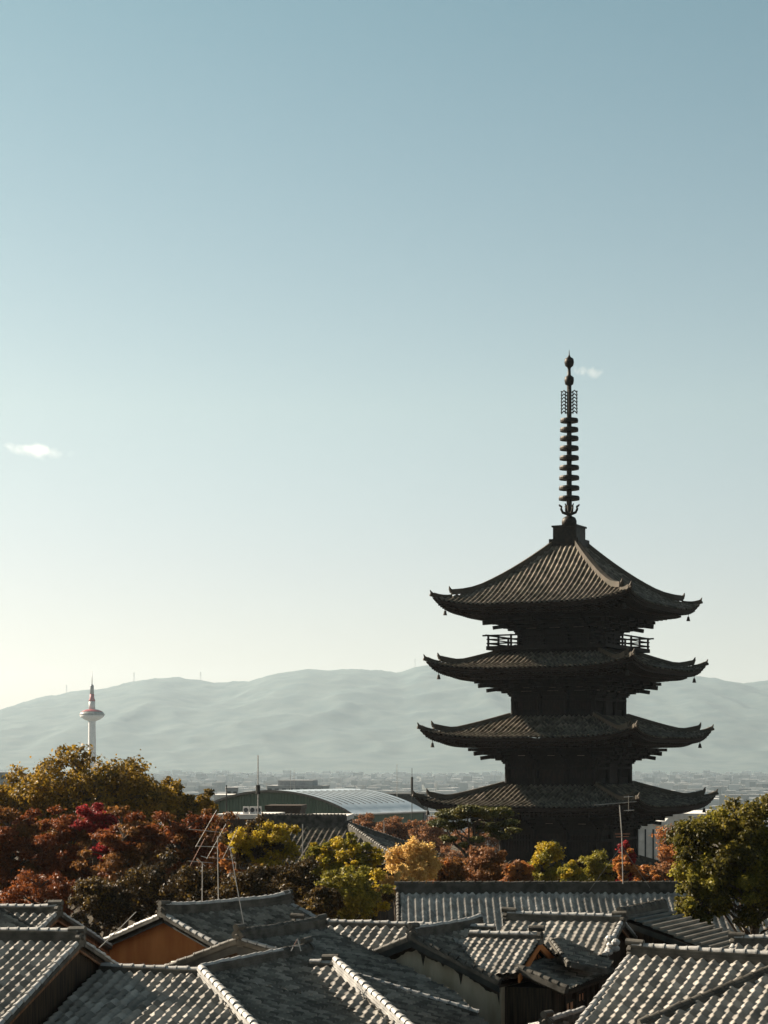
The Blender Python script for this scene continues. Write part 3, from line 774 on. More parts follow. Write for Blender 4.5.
mb = MB(); mb.lathe([(.55,th(685)),(.4,th(680)),(.2,th(671))], 8); tb(mb, 'spire', M['galv'])
mb = MB(); mb.box((0,0,15), (60,40,30)); tb(mb, 'base_building', M['grey_wall'], tw_, False)

# ================================================================== MID-DISTANCE BUILDINGS
def ebox(px0, px1, ytop, Y, depth, rot, label, mat, name='office_building', group=None, win=True, steps=None, par=None, slit=False):
    z1 = 12-(ytop-HY)/F*Y; z0 = gz(Y)-1; wd = (px1-px0)/F*Y
    c = at((px0+px1)/2, HY, Y)
    h = empty(name, (c.x, Y, z0), label, 'building', group, rz=R(rot))
    mb = MB(); mb.box((0, depth/2, (z1-z0)/2), (wd, depth, z1-z0))
    wl = mb.build('wall', mat, h, False)
    mb = MB(); mb.box((0, depth/2, z1-z0+.1), (wd+.3, depth+.3, .5)); mb.build('parapet', par or mat, h, False)
    if slit:
        for k in range(4):
            m2 = MB(); m2.box((-wd/2+wd*(k+.6)/4, -.03, (z1-z0)*.62), (wd*.05, .1, (z1-z0)*.6)); m2.build('window', M['window'], h, False)
    if win:
        nf = max(2, int((z1-z0)/3.6)); nc = max(2, int(wd/3.0))
        shared = None
        if nf*nc <= 60:
            for i in range(nf):
                for j in range(nc):
                    m2 = MB(); m2.box((-wd/2+wd*(j+.5)/nc, -.03, (z1-z0)*(i+.55)/nf), (wd/nc*.55, .1, (z1-z0)/nf*.42)); m2.build('window', M['window'], h, False)
        else:
            m2 = MB()
            for i in range(nf):
                m2.box((0, -.03, (z1-z0)*(i+.55)/nf), (wd*.94, .1, (z1-z0)/nf*.38))
            m2.build('window_bands', M['window'], h, False)
    if steps:
        for (a, b, yt) in steps:
            zt = 12-(yt-HY)/F*Y; xx = ((a+b)/2-(px0+px1)/2)/F*Y
            m2 = MB(); m2.box((xx, depth/2, (z1+zt)/2-z0), ((b-a)/F*Y, depth*.7, zt-z1)); m2.build('rooftop_block', mat, h, False)
    return h
ebox(266, 323, 786.5, 850, 22, -6, 'grey stepped concrete block standing far behind the arched green hall', M['grey_wall'], steps=[(276.5, 312, 780.3)])
ebox(-12, 9, 773, 800, 20, 10, 'grey flat-roofed block just showing at the left edge above the olive crown', M['grey_wall'])
ebox(214, 240, 796, 520, 14, 0, 'low pale block behind the left shoulder of the green hall', M['white_wall'])
ebox(226, 238, 788.5, 640, 10, 5, 'small grey tower block left of the tall pale mast', M['grey_wall'])
ebox(633, 664, 824, 235, 12, -10, 'white rendered house with dark slits seen under the pagoda eaves', M['white_wall'], win=False, slit=True, name='white_house')
ebox(655, 706, 816, 262, 14, -10, 'pale tall house behind the russet maple right of the pagoda', M['white_wall'], win=False, slit=True, name='white_house')
ebox(484, 502, 836, 215, 10, -15, 'pale low house glimpsed beneath the pine tree', M['white_wall'], name='white_house', win=False)
ebox(216, 268, 817.5, 208, 9, -8, 'flat-roofed dark building with a white parapet left of the yellow tree', M['dark_wood'], name='flat_roofed_house', win=False, par=M['white_wall'])
ebox(306, 346, 819, 200, 8, -4, 'flat-roofed dark building with a pinkish white parapet in front of the green hall', M['dark_wood'], name='flat_roofed_house', win=False, par=M['white_wall'])
ebox(266, 300, 808.5, 225, 6, -4, 'dark brown boxy rooftop storey before the green hall', M['dark_wood'], name='rooftop_room', win=False)
# air-conditioning units on the flat roof
for i, (x, y) in enumerate(((246, 811.5), (252.5, 811.8), (258.5, 812))):
    Y = 209.5; p = at(x, 817.5, Y)
    lab = ('white air-conditioning unit on the flat roof, nearest the pole at left', 'middle white air-conditioning unit of three on the flat roof', 'white air-conditioning unit on the flat roof, nearest the yellow tree')[i]
    t = empty('air_conditioner', (p.x, Y, p.z+.4), lab, 'air conditioner', 'air-conditioning units on the flat roof')
    mb = MB(); mb.box((0,0,.4), (.62,.4,.8)); b_ = mb.build('casing', M['white_paint'], t, False)
    mb = MB(); mb.tube([(0,-.2,.42),(0,-.22,.42)], .26, 14); mb.build('fan_grille', M['window'], b_, False)
# green arched hall
GY = 300.0; O = at(206, 806, GY)
gh = empty('assembly_hall', (O.x, GY, gz(GY)), 'large hall with a green arched front and a curved silver metal roof', 'hall')
fx = Vector((math.cos(R(32)), -math.sin(R(32)), 0)); fy = Vector((math.sin(R(32)), math.cos(R(32)), 0))
WD = 27.5; LEN = 20.0; zE = at(206, 808, GY).z; rise = 3.0
def arch(s): return zE-.6*s+ (rise)*(1-(2*s-1)**2)**.9*1.0
NA = 24
A0 = [O+fx*(WD*i/NA) for i in range(NA+1)]
mb = MB(); poly = [Vector((A0[0].x, A0[0].y, gz(GY)-1))]+[Vector((p.x, p.y, arch(i/NA))) for i, p in enumerate(A0)]+[Vector((A0[-1].x, A0[-1].y, gz(GY)-1))]
mb.prism(poly, fy*LEN)
mb.build('wall', M['green_clad'], gh)
mb = MB()
for i in range(1, NA*2):
    p = O+fx*(WD*i/(NA*2)); mb.bar(Vector((p.x, p.y, gz(GY)))-fy*.05, Vector((p.x, p.y, arch(i/NA/2)-.3))-fy*.05, .08, .08, fx)
mb.build('cladding_ribs', M['green_clad'], gh)
mb = MB(); top = []
NL = 2
vs = []; fs = []
for j, yy in enumerate((-.6, LEN+.6)):
    for i in range(-1, NA+2):
        s = i/NA; p = O+fx*(WD*s)+fy*yy; vs.append(Vector((p.x, p.y, arch(min(max(s,0),1))+.18-(.12 if i in (-1, NA+1) else 0))))
m_ = NA+3
for i in range(m_-1): fs.append((i, i+1, m_+i+1, m_+i))
mb.add(vs, fs); rf = mb.build('roof', M['silver_roof'], gh, smooth=True)
mb = MB()
for j in range(12):
    yy = 1+(LEN-2)*j/11
    pts = [O+fx*(WD*s)+fy*yy for s in (.6,.66,.72,.78,.84,.9)]
    for a, b, sa, sb in zip(pts[:-1], pts[1:], (.6,.66,.72,.78,.84), (.66,.72,.78,.84,.9)):
        mb.bar(Vector((a.x, a.y, arch(sa)+.2)), Vector((b.x, b.y, arch(sb)+.2)), .1, .08)
mb.build('roof_slots', M['trim_dark'], rf)
mb = MB()
for i in range(NA):
    a = O+fx*(WD*i/NA)-fy*.62; b = O+fx*(WD*(i+1)/NA)-fy*.62
    mb.bar(Vector((a.x, a.y, arch(i/NA)+.05)), Vector((b.x, b.y, arch((i+1)/NA)+.05)), .12, .34)
mb.build('arch_trim', M['trim_dark'], gh)
e0 = O+fx*(WD+.6)-fy*.6; e1 = O+fx*(WD+.6)+fy*(LEN+.6)
mb = MB(); mb.bar(Vector((e0.x, e0.y, arch(1)+.0)), Vector((e1.x, e1.y, arch(1)+.0)), .3, .3); mb.build('gutter', M['white_paint'], gh)
# far low hall behind
ebox(382, 424, 795.5, 420, 20, -4, 'long low dark-edged roof behind the silver hall next to the pagoda corner', M['trim_dark'], name='low_hall', win=False)
# leaning dark post on the arch
p = at(309, 806, 296); mb = MB(); mb.bar(p, p+Vector((-.75,0,2.2)), .25, .25); mb.bar(p+Vector((-.45,0,1.0)), p+Vector((.55,0,1.3)), .2, .2)
tag(mb.build('leaning_post', M['trim_dark']), 'dark leaning post with a short arm in front of the green arch', 'post')
# dark tiled temple roof behind the yellow trees
O = at(346, 827, 132); h = house(O, 'dark hipped temple roof behind the yellow trees', name='temple_hall', group='temple halls among the trees')
h.location.z = gz(132)
f1 = Plane(O, 14, 24); tt = dict(tw=.42, prof=HON, hw=.10, cl=.3)
tiles(h, f1, [(-6,0),(0,0),(5.2,5.2),(-6,5.2)], M['pagoda_tile'], **tt)
f2 = Plane(O, -76, 24); tiles(h, f2, [(0,0),(5.2,5.2),(-5.2,5.2)], M['tile_shaded'], **tt)
f3 = Plane(O, 194, 24); tiles(h, f3, [(0,0),(6,0),(6,5.2),(-5.2,5.2)], M['tile_shaded'], **tt)
under(h, f1, [(-6,0),(0,0),(5.2,5.2),(-6,5.2)], [-.01,0,1.2,.3], M['dark_wood'], z0=gz(132)); under(h, f2, [(0,0),(5.2,5.2),(-5.2,5.2)], [0,1.2,0], M['dark_wood'], z0=gz(132))
under(h, f3, [(0,0),(6,0),(6,5.2),(-5.2,5.2)], [-.01,.3,1.2,0], M['dark_wood'], z0=gz(132))
ridge(h, f1.pt(-6,0), O, h=.75, w=.25, r=.14, mat=M['tile_cap_dark']); ridge(h, O, f1.pt(5.2,5.2), h=.3, w=.2, r=.14, mat=M['tile_cap_dark'], name='hip_ridge')  # tall dark ridge wall also stands in for shade on the slope top
ridge(h, O, f3.pt(-5.2,5.2), h=.3, w=.2, r=.14, mat=M['tile_cap_dark'], name='hip_ridge')

# ================================================================== MASTS, POLES, AERIALS
def mast(px, y0, y1, Y, r, label, name='mast', mat='galv', arms=(), box=None):
    a = at(px, y0, Y); b = at(px, y1, Y); zb = min(a.z, gz(Y))
    t = empty(name, (a.x, Y, zb), label, 'mast', 'masts and poles among the trees')
    mb = MB(); mb.tube([(a.x, Y, zb), (a.x, Y, (zb+b.z)/2), (a.x, Y, b.z)], [r, r*.9, r*.6], 8); mb.build('pole', M[mat], t)
    for (y, w_) in arms:
        mb = MB(); p = at(px, y, Y); mb.tube([p-Vector((w_/2,0,0)), p+Vector((w_/2,0,0))], r*.45, 6); mb.build('crossarm', M[mat], t)
    if box:
        mb = MB(); p = at(px, box[0], Y); q = at(px, box[1], Y); mb.tube([p, q], r*2.6, 8); mb.build('equipment', M['trim_dark'], t)
    return t
mast(258, 830, 755, 165, .075, 'tall pale mast rising in front of the green arched hall', box=(785,794))
mast(226.5, 840, 785, 150, .07, 'dark pole at the left end of the green hall', mat='trim_dark')
mast(290.5, 806, 771, 330, .06, 'thin aerial standing before the grey stepped block, left one of the pair')
mast(294.2, 806, 770, 330, .06, 'thin aerial standing before the grey stepped block, right one of the pair')
mast(397, 800, 764, 380, .08, 'thin mast right of the silver roof, the paler of two')
mast(412, 806, 768, 250, .06, 'dark-stemmed mast close to the pagoda corner', mat='trim_dark', box=(777,796))
mast(266.5, 800, 783, 310, .08, 'short aerial with a crossbar behind the arched hall', arms=((784,1.2),))
mast(363, 800, 785.5, 420, .1, 'small twin-armed aerial above the silver curved roof', arms=((786,2.0),(788,1.2)))
mast(384, 850, 820.5, 190, .06, 'small pale lamp post in front of the brown trees', name='lamp_post', arms=((821,.55),))
mast(302.7, 862, 824, 128, .05, 'thin pole left of the dark hipped temple roof')
def aerial(Y, mastpts, boom, elems, label, extra=(), r=.0095, guys=()):
    a = at(*mastpts[0], Y)
    t = empty('tv_aerial', a, label, 'aerial', 'television aerials over the roofs')
    mb = MB(); mb.tube([at(*p, Y) for p in mastpts], r*1.4, 6); mb.build('mast', M['galv'], t)
    for b in boom: mb = MB(); mb.tube([at(b[0], b[1], Y-.1), at(b[2], b[3], Y+.25)], r*1.2, 5); mb.build('boom', M['galv'], t)
    for e in elems: mb = MB(); mb.tube([at(e[0], e[1], Y-.3), at(e[2], e[3], Y+.3)], r, 5); mb.build('element', M['galv'], t)
    for e in extra: mb = MB(); mb.tube([at(e[0], e[1], Y), at(e[2], e[3], Y)], r*.9, 5); mb.build('rusty_element', M['rust'], t)
    for g in guys: mb = MB(); mb.tube([at(g[0], g[1], Y), at(g[2], g[3], Y-g[4])], .009, 4); mb.build('guy_wire', M['wire'], t)
    return t
aerial(58.5, [(218.5,912),(217.5,836)], [(197,846,217,847),(189,829,219,832)], [(216.7,810,195.6,847),(226,824,206.6,859),(238,828,223,858)], 'large tilted aerial with long slanting rods over the ochre gable house', extra=((222,815,212,842),(205,838,190,866)))
aerial(57.5, [(202,914),(202.5,862)], [(189,861,213,863)], [(197,858,205,866),(210,857.5,233,859.5),(201,856,208,858)], 'small aerial with level bright bars beside the tilted one')
aerial(57, [(245,930),(237,887),(230,847)], [(229,850,233,847)], [(226,846,234,848)], 'leaning thin pole aerial rising from the dark slope of the ochre house')
aerial(70.5, [(623,884),(621.8,835),(619.5,805)], [(594.8,805,636.7,801.5)], [(628.5,796,628.5,811),(624,797,633,796.5),(624,810.5,634,810)], 'wide aerial with a long boom in front of the pagoda', extra=((615,834,630,834),(616,837,629,836.5)), guys=((621.5,846,589,891,1.2),(621.5,846,650,888,-.6)), r=.013)
aerial(46.5, [(301,951),(297.5,939)], [(291,951,297.5,939)], [(292,946,300,946)], 'short rusty bracket on the tiled ridge left of centre', extra=((291,951,297.5,939),(301,951,297.5,939)))
mb = MB(); mb.tube([at(99,948,50), at(118,930,52), at(136,912,54)], .012, 4)
tag(mb.build('overhead_wire', M['wire']), 'thin wire rising beside the ochre gable on the left', 'wire')

# ================================================================== TREES
def leafcloud(name, centres, radii, n, size, mat, parent, flat=1.0, seed=0, up=.35, shell=.55, jag=.25):
    """leaf blades scattered through leaf clumps; centres/radii in world space"""
    g = np.random.default_rng(seed)
    C = np.array([tuple(c) for c in centres]); Rr = np.array(radii)
    wts = Rr**2; wts = wts/wts.sum()
    idx = g.choice(len(C), n, p=wts)
    d = g.normal(size=(n, 3)); d /= np.linalg.norm(d, axis=1)[:, None]
    # uneven clump surface
    fr = 1+jag*np.sin(d[:, 0]*5+idx)*np.sin(d[:, 1]*4+idx*1.7)+jag*.6*np.sin(d[:, 2]*7+idx*.3)
    rad = Rr[idx]*fr*(shell+(1-shell)*g.random(n))**.8
    rad = rad*(1+np.abs(g.normal(0, .14, n))*(g.random(n) < .45))
    P = C[idx]+d*rad[:, None]*np.array([1, 1, flat])
    nr = d*.6+g.normal(size=(n, 3))*.75; nr[:, 2] += up
    nr /= np.linalg.norm(nr, axis=1)[:, None]
    a = np.cross(nr, g.normal(size=(n, 3))); a /= np.linalg.norm(a, axis=1)[:, None]; b = np.cross(nr, a)
    s = size*(.6+.8*g.random(n))[:, None]
    V = np.stack([P-a*s*.6, P+b*s*.34+nr*s*.08, P+a*s*.6-nr*s*.06, P-b*s*.34+nr*s*.08], 1)
    me = np_mesh(name, V.reshape(-1, 3), np.arange(4*n).reshape(n, 4))
    return link(name, me, mat, parent)
def limb(mb, p, q, r0, r1, seed, n=5, wob=.08):
    p = Vector(p); q = Vector(q); L_ = (q-p).length; pts = []
    for i in range(n+1):
        f = i/n
        o = Vector((noise.noise(Vector((seed, f*2.3, 0))), noise.noise(Vector((seed, f*2.3, 7))), noise.noise(Vector((seed, f*2.3, 13)))))*L_*wob*(math.sin(PI*f))*2
        pts.append(p.lerp(q, f)+o+Vector((0,0,L_*.06*math.sin(PI*f))))
    mb.tube(pts, [r0+(r1-r0)*i/n for i in range(n+1)], 6)
    return pts
TREES = []
def tree(px, Y, ytop, wpx, label, mat, name='broadleaf_tree', group='autumn trees', ybot=None, n=9000, size=.2, clumps=26, seed=1, flat=.8, mat2=None, frac2=0, bare=0, crad=.30, trunk_r=None, lean=0, shell=.5, shape=1.0, z0=None, jag=.25, gap=0):
    """trunk, limbs reaching into each clump, and a crown of many small leaves"""
    rd = random.Random(seed)
    base = Vector(((px-CX)/F*Y, Y, gz(Y) if z0 is None else z0))
    ztop = 12-(ytop-HY)/F*Y; H = ztop-base.z; Rw = wpx/2/F*Y*1.12
    zbot = (12-(ybot-HY)/F*Y) if ybot else base.z+H*.35
    cz = (ztop+zbot)/2; Rz = (ztop-zbot)/2
    n = int(n*2.1); size *= .72; clumps = int(clumps*1.5); crad *= .85; jag *= 1.4
    t = empty(name, base, label, 'tree', group)
    cs = []; rs = []
    k = 0
    while len(cs) < clumps and k < 4000:
        k += 1
        d = Vector((rd.gauss(0,1), rd.gauss(0,1), rd.gauss(0,1))).normalized()
        m = rd.uniform(.4, 1.0) if rd.random() > .12 else rd.uniform(1.0, 1.16)
        r = crad*min(Rw, Rz*1.3)*rd.uniform(.55, 1.25)
        zz = d.z*m
        wid = 1.0 if shape == 1 else (1-max(0, zz)*(1-shape))
        c = Vector((base.x+lean*zz*Rw+d.x*m*wid*(Rw-r*.8), base.y+d.y*m*wid*(Rw-r*.8)*.8, cz+zz*(Rz-r*flat*.75)))
        if any((c-q).length < .55*(r+s) for q, s in zip(cs, rs)): continue
        cs.append(c); rs.append(r)
    mb = MB(); tr = trunk_r or max(.09, H*.022)
    fork = Vector((base.x+rd.uniform(-.1,.1)*Rw, base.y, max(base.z+H*.22, zbot-.1*H)))
    limb(mb, base-Vector((0,0,.3)), fork, tr, tr*.75, seed*1.3, 5, .04)
    top = Vector((base.x+lean*Rw*.5, base.y, cz+Rz*.5)); spine = limb(mb, fork, top, tr*.75, tr*.2, seed*1.9, 8, .06)
    for i, (c, r) in enumerate(zip(cs, rs)):
        s = spine[min(len(spine)-1, max(0, int((c.z-fork.z)/(max(.1, top.z-fork.z))*len(spine))-2))]
        pts = limb(mb, s, c, tr*.28, tr*.06, seed+i*.7, 4, .1)
        for q in range(2+bare):
            a = pts[rd.randint(2, 4)]; e = c+Vector((rd.gauss(0,1), rd.gauss(0,1), rd.gauss(.3,.8)))*r*.5
            limb(mb, a, e, tr*.07, tr*.025, seed+i+q*3.1, 3, .12)
    mb.build('trunk', M['bark'], t)
    n1 = int(n*(1-frac2))
    if mat2 and frac2:
        kk = max(1, int(len(cs)*frac2)); order = sorted(range(len(cs)), key=lambda i: rd.random())
        A_ = order[kk:]; B_ = order[:kk]
    else: A_ = range(len(cs)); B_ = []
    cr = leafcloud('crown', [cs[i] for i in A_], [rs[i] for i in A_], n1, size, M[mat], t, flat, seed, jag=jag, shell=shell)
    if B_: leafcloud('leaf_patch', [cs[i] for i in B_], [rs[i] for i in B_], n-n1, size, M[mat2], cr, flat, seed+5, jag=jag, shell=shell)
    return t

G1 = 'olive evergreens behind the red maples'
for px, Y, yt, w_, yb, sd, lb in (
    (20, 128, 766, 104, 850, 3, 'olive evergreen tree at the left edge, lower than its neighbours'),
    (86, 126, 748, 122, 860, 4, 'tallest olive evergreen, its crown crossing the foot of the white tower'),
    (138, 130, 764, 84, 850, 5, 'rounded olive evergreen right of the white tower'),
    (182, 134, 779, 64, 850, 6, 'small dark evergreen at the right end of the olive row')):
    tree(px, Y, yt, w_, lb, 'lf_evergreen', 'evergreen_tree', G1, yb, n=11000 if w_ > 60 else 7000, size=.27, clumps=34, seed=sd, flat=.85, crad=.26)
G2 = 'red and brown maples on the left'
for px, Y, yt, w_, yb, sd, lb, m1, m2, f2, nn in (
    (12, 96, 806, 92, 905, 11, 'dark rust maple at the left edge above the small tiled roof', 'lf_red', 'lf_brown', .3, 12000),
    (68, 100, 801, 92, 912, 12, 'rust maple below the tallest evergreen', 'lf_red', 'lf_brown', .25, 12000),
    (124, 93, 806, 84, 908, 13, 'brownish maple behind the ochre gable, rust on its left', 'lf_brown', 'lf_red', .4, 9000),
    (176, 98, 801, 80, 900, 14, 'airy russet brown maple behind the slanting aerial rods', 'lf_brown', 'lf_red', .5, 7500),
    (214, 108, 812, 64, 900, 15, 'russet maple in front of the green hall at its left end', 'lf_brown', 'lf_orange', .35, 6000)):
    tree(px, Y, yt, w_, lb, m1, 'maple_tree', G2, yb, n=nn, size=.19, clumps=36, seed=sd, flat=.55, mat2=m2, frac2=f2, crad=.27, bare=1, shell=.45)
tree(94, 98.5, 802, 46, 'bright crimson maple glowing among the rust maples', 'lf_crimson', 'maple_tree', G2, 842, n=3000, size=.17, clumps=14, seed=21, flat=.6, crad=.34)
tree(106, 95, 830, 34, 'small crimson maple low in front of the brown maple', 'lf_crimson', 'maple_tree', G2, 866, n=1500, size=.16, clumps=9, seed=22, flat=.6, crad=.3)
G3 = 'sparse undergrowth trees behind the roofs'
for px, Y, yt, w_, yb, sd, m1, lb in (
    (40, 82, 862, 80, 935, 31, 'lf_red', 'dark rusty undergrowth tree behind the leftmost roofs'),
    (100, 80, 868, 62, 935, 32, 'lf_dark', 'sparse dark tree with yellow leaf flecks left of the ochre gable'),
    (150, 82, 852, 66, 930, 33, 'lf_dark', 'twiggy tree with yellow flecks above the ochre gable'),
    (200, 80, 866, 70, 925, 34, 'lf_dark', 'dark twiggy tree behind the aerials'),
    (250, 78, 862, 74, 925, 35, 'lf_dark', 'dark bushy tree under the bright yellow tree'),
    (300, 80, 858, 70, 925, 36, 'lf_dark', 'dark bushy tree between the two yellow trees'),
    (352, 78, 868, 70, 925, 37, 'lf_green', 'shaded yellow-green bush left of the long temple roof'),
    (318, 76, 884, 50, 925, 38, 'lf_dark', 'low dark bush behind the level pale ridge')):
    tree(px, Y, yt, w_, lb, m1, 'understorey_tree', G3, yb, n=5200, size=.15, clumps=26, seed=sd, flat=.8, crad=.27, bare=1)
G4 = 'yellow trees in the middle'
tree(262, 92, 815, 70, 'bright yellow tree in front of the flat roof with units', 'lf_yellow', 'yellow_tree', G4, 876, n=6500, size=.17, clumps=34, seed=41, flat=.85, crad=.22, mat2='lf_dark', frac2=.28)
tree(236, 94, 832, 34, 'small orange-yellow tree between the aerial and the bright yellow tree', 'lf_orange', 'yellow_tree', G4, 880, n=2200, size=.16, clumps=12, seed=47, flat=.85, crad=.3)
tree(324, 90, 841, 50, 'yellow-green tree hiding the left of the dark hipped roof', 'lf_green', 'yellow_tree', G4, 885, n=4800, size=.17, clumps=20, seed=42, crad=.23, mat2='lf_yellow', frac2=.4)
tree(352, 92, 833, 58, 'yellow-green tree hiding the middle of the dark hipped roof', 'lf_green', 'yellow_tree', G4, 890, n=6200, size=.17, clumps=24, seed=43, crad=.22, mat2='lf_yellow', frac2=.45)
tree(372, 84, 872, 46, 'low golden bush at the left end of the long temple roof', 'lf_yellow', 'yellow_tree', G4, 925, n=3600, size=.15, clumps=18, seed=44, crad=.28, mat2='lf_dark', frac2=.5)
tree(414, 95, 836, 52, 'pale gold plume-like tree left of the pine', 'lf_ginkgo', 'ginkgo_tree', 'yellow trees in the middle', 890, n=5200, size=.16, clumps=24, seed=45, crad=.26, flat=1.25, shape=.55)
tree(398, 92, 862, 30, 'small golden shrub at the corner of the long temple roof', 'lf_ginkgo', 'ginkgo_tree', G4, 900, n=2200, size=.15, clumps=12, seed=46, crad=.3, flat=1.2)
G5 = 'bushes between the temple roof and the pagoda'
for px, Y, yt, w_, yb, sd, m1, m2, f2, lb in (
    (446, 100, 852, 46, 892, 51, 'lf_brown', 'lf_orange', .3, 'brown bush under the left half of the pine'),
    (486, 102, 846, 50, 892, 52, 'lf_russet', 'lf_brown', .4, 'russet twiggy bush under the right half of the pine'),
    (518, 99, 858, 34, 892, 53, 'lf_orange', 'lf_russet', .5, 'orange bush between the russet bush and the yellow-green tree'),
    (545, 101, 839, 42, 895, 54, 'lf_green', 'lf_yellow', .5, 'upright yellow-green tree before the pagoda base'),
    (572, 98, 862, 26, 892, 55, 'lf_green', 'lf_yellow', .3, 'small yellow-green bush between the upright tree and the palm-like shrub'),
    (596, 103, 854, 44, 890, 56, 'lf_green', 'lf_dark', .35, 'low spreading green shrub before the pagoda base'),
    (626, 100, 838, 30, 892, 57, 'lf_orange', 'lf_crimson', .25, 'narrow orange maple behind the wide aerial'),
    (650, 104, 862, 50, 892, 58, 'lf_orange', 'lf_russet', .4, 'low orange maple left of the dense right tree'),
    (676, 108, 830, 54, 890, 59, 'lf_russet', 'lf_orange', .35, 'russet maple before the white houses')):
    tree(px, Y, yt, w_, lb, m1, 'garden_tree', G5, yb, n=4600, size=.16, clumps=20, seed=sd, crad=.3, mat2=m2, frac2=f2, bare=1, flat=.8)
for px, yt, w_, sd, m1, lb in (
    (464, 862, 44, 81, 'lf_dark', 'low dark shrub at the foot of the pine'),
    (504, 864, 36, 82, 'lf_brown', 'low brown shrub beside the orange bush'),
    (532, 860, 40, 83, 'lf_dark', 'low dark shrub under the upright yellow-green tree'),
    (562, 868, 36, 84, 'lf_brown', 'low brown shrub before the middle of the pagoda base'),
    (610, 866, 40, 85, 'lf_dark', 'low dark shrub between the green shrub and the narrow orange maple'),
    (640, 872, 44, 86, 'lf_dark', 'low dark shrub under the orange maples'),
    (424, 858, 40, 87, 'lf_dark', 'dark shrub between the pale gold tree and the pine')):
    tree(px, 106, yt, w_, lb, m1, 'garden_shrub', 'low shrubs around the pagoda base', 895, n=2600, size=.16, clumps=16, seed=sd, crad=.3, flat=.8)
G6 = 'bare brown trees behind the temple roof'
for px, Y, yt, w_, yb, sd, lb in (
    (366, 230, 815, 40, 850, 61, 'bare reddish brown tree under the gutter of the silver roof'),
    (398, 225, 816, 46, 858, 62, 'bare reddish brown tree beside the small lamp post'),
    (432, 220, 818, 50, 865, 63, 'bare reddish brown tree behind the left half of the pine')):
    tree(px, Y, yt, w_, lb, 'lf_russet', 'bare_tree', G6, yb, n=6000, size=.26, clumps=30, seed=sd, crad=.26, bare=2, flat=.7)
tree(474, 210, 822, 56, 'bare reddish brown tree behind the right half of the pine', 'lf_russet', 'bare_tree', G6, 865, n=6000, size=.26, clumps=30, seed=64, crad=.26, bare=2, flat=.7)
# the dense tree at the right
tree(752, 64, 794, 146, 'large dense olive-green tree at the right edge, its trunk standing behind the ribbed roof', 'lf_olive', 'broadleaf_tree', None, 925, n=30000, size=.15, clumps=90, seed=71, crad=.17, flat=.85, mat2='lf_green', frac2=.35, trunk_r=.2)
tree(700, 63, 872, 52, 'lower olive shoot of foliage left of the large dense tree', 'lf_olive', 'broadleaf_tree', None, 935, n=5500, size=.15, clumps=22, seed=72, crad=.27, mat2='lf_green', frac2=.4)
# undergrowth filling the gardens behind the houses
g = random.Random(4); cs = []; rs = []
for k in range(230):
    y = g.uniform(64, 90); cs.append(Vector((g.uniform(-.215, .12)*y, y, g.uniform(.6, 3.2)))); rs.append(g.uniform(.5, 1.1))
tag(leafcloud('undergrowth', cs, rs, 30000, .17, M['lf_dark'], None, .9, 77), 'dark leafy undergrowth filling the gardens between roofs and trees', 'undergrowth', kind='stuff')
# woods on either side of the view, one leafy mass
g = random.Random(14); cs = []; rs = []
for k in range(420):
    y = g.uniform(95, 420); s_ = g.choice((-1, 1)); x = s_*(y*.2+4.5+g.uniform(0, 90)); cs.append(Vector((x, y, gz(y)+g.uniform(1.5, 8.5)))); rs.append(g.uniform(2.0, 4.2))
tag(leafcloud('woodland', cs, rs, 60000, .6, M['lf_brown'], None, .85, 78), 'brown autumn woodland spreading at both sides behind the houses', 'woodland', kind='stuff')
# the pine with flat pads
Y = 112; base = Vector(((474-CX)/F*Y, Y, gz(Y)))
pn = empty('pine_tree', base, 'cloud-pruned pine with flat needle pads in front of the pagoda', 'tree')
pads = [(450,815,30),(470,811,26),(492,813,34),(505,823,20),(438,823,18),(456,826,22),(482,827,26),(500,836,20),(448,839,16),(462,845,14),(476,840,16),(513,831,14)]
cs = []; rs = []
rd = random.Random(5)
for x, y, w_ in pads:
    c = at(x, y, Y+rd.uniform(-1.2,1.2)); r = w_/2/F*Y
    for k in range(5): cs.append(c+Vector((rd.uniform(-.6,.6)*r*1.1, rd.uniform(-.6,.6)*r, rd.uniform(-.08,.12)))); rs.append(r*.68)
mb = MB(); top = at(474, 824, Y)
sp = limb(mb, base, top, .2, .1, 3.3, 8, .12)
for i, (x, y, w_) in enumerate(pads): limb(mb, sp[min(8, 5+i % 4)], at(x, y+1.5, Y), .08, .025, i*1.1, 5, .14)
mb.build('trunk', M['bark'], pn)
leafcloud('needle_pads', cs, rs, 24000, .15, M['lf_pine'], pn, .42, 9, up=.8, shell=.35)

# ================================================================== GROUND, HILLS, CITY, HAZE, CLOUDS
ys = [-60, 0, 30, 60, 100, 115, 130, 145, 160, 175, 190, 220, 260, 320, 400, 500, 650, 800, 1000, 1200, 1500, 2000, 3000, 4500, 6500, 9000, 14000, 20000]
xs = [-9000, -5000, -3000, -1500, -700, -300, -120, -50, 0, 50, 120, 300, 700, 1500, 3000, 5000, 9000]
mb = MB(); nx = len(xs)
mb.add([(x, y, gz(y)) for y in ys for x in xs], [(i*nx+j, i*nx+j+1, (i+1)*nx+j+1, (i+1)*nx+j) for i in range(len(ys)-1) for j in range(nx-1)])
gm, nt, b_ = newmat('earth, then pale city ground')
tc = N(nt, 'ShaderNodeTexCoord'); sp_ = N(nt, 'ShaderNodeSeparateXYZ'); nt.links.new(tc.outputs['Object'], sp_.inputs[0])
mr = N(nt, 'ShaderNodeMapRange'); mr.inputs[1].default_value = 250; mr.inputs[2].default_value = 1200; nt.links.new(sp_.outputs['Y'], mr.inputs[0])
n1 = N(nt, 'ShaderNodeTexNoise'); n1.inputs['Scale'].default_value = .5; n1.inputs['Detail'].default_value = 8; nt.links.new(tc.outputs['Object'], n1.inputs['Vector'])
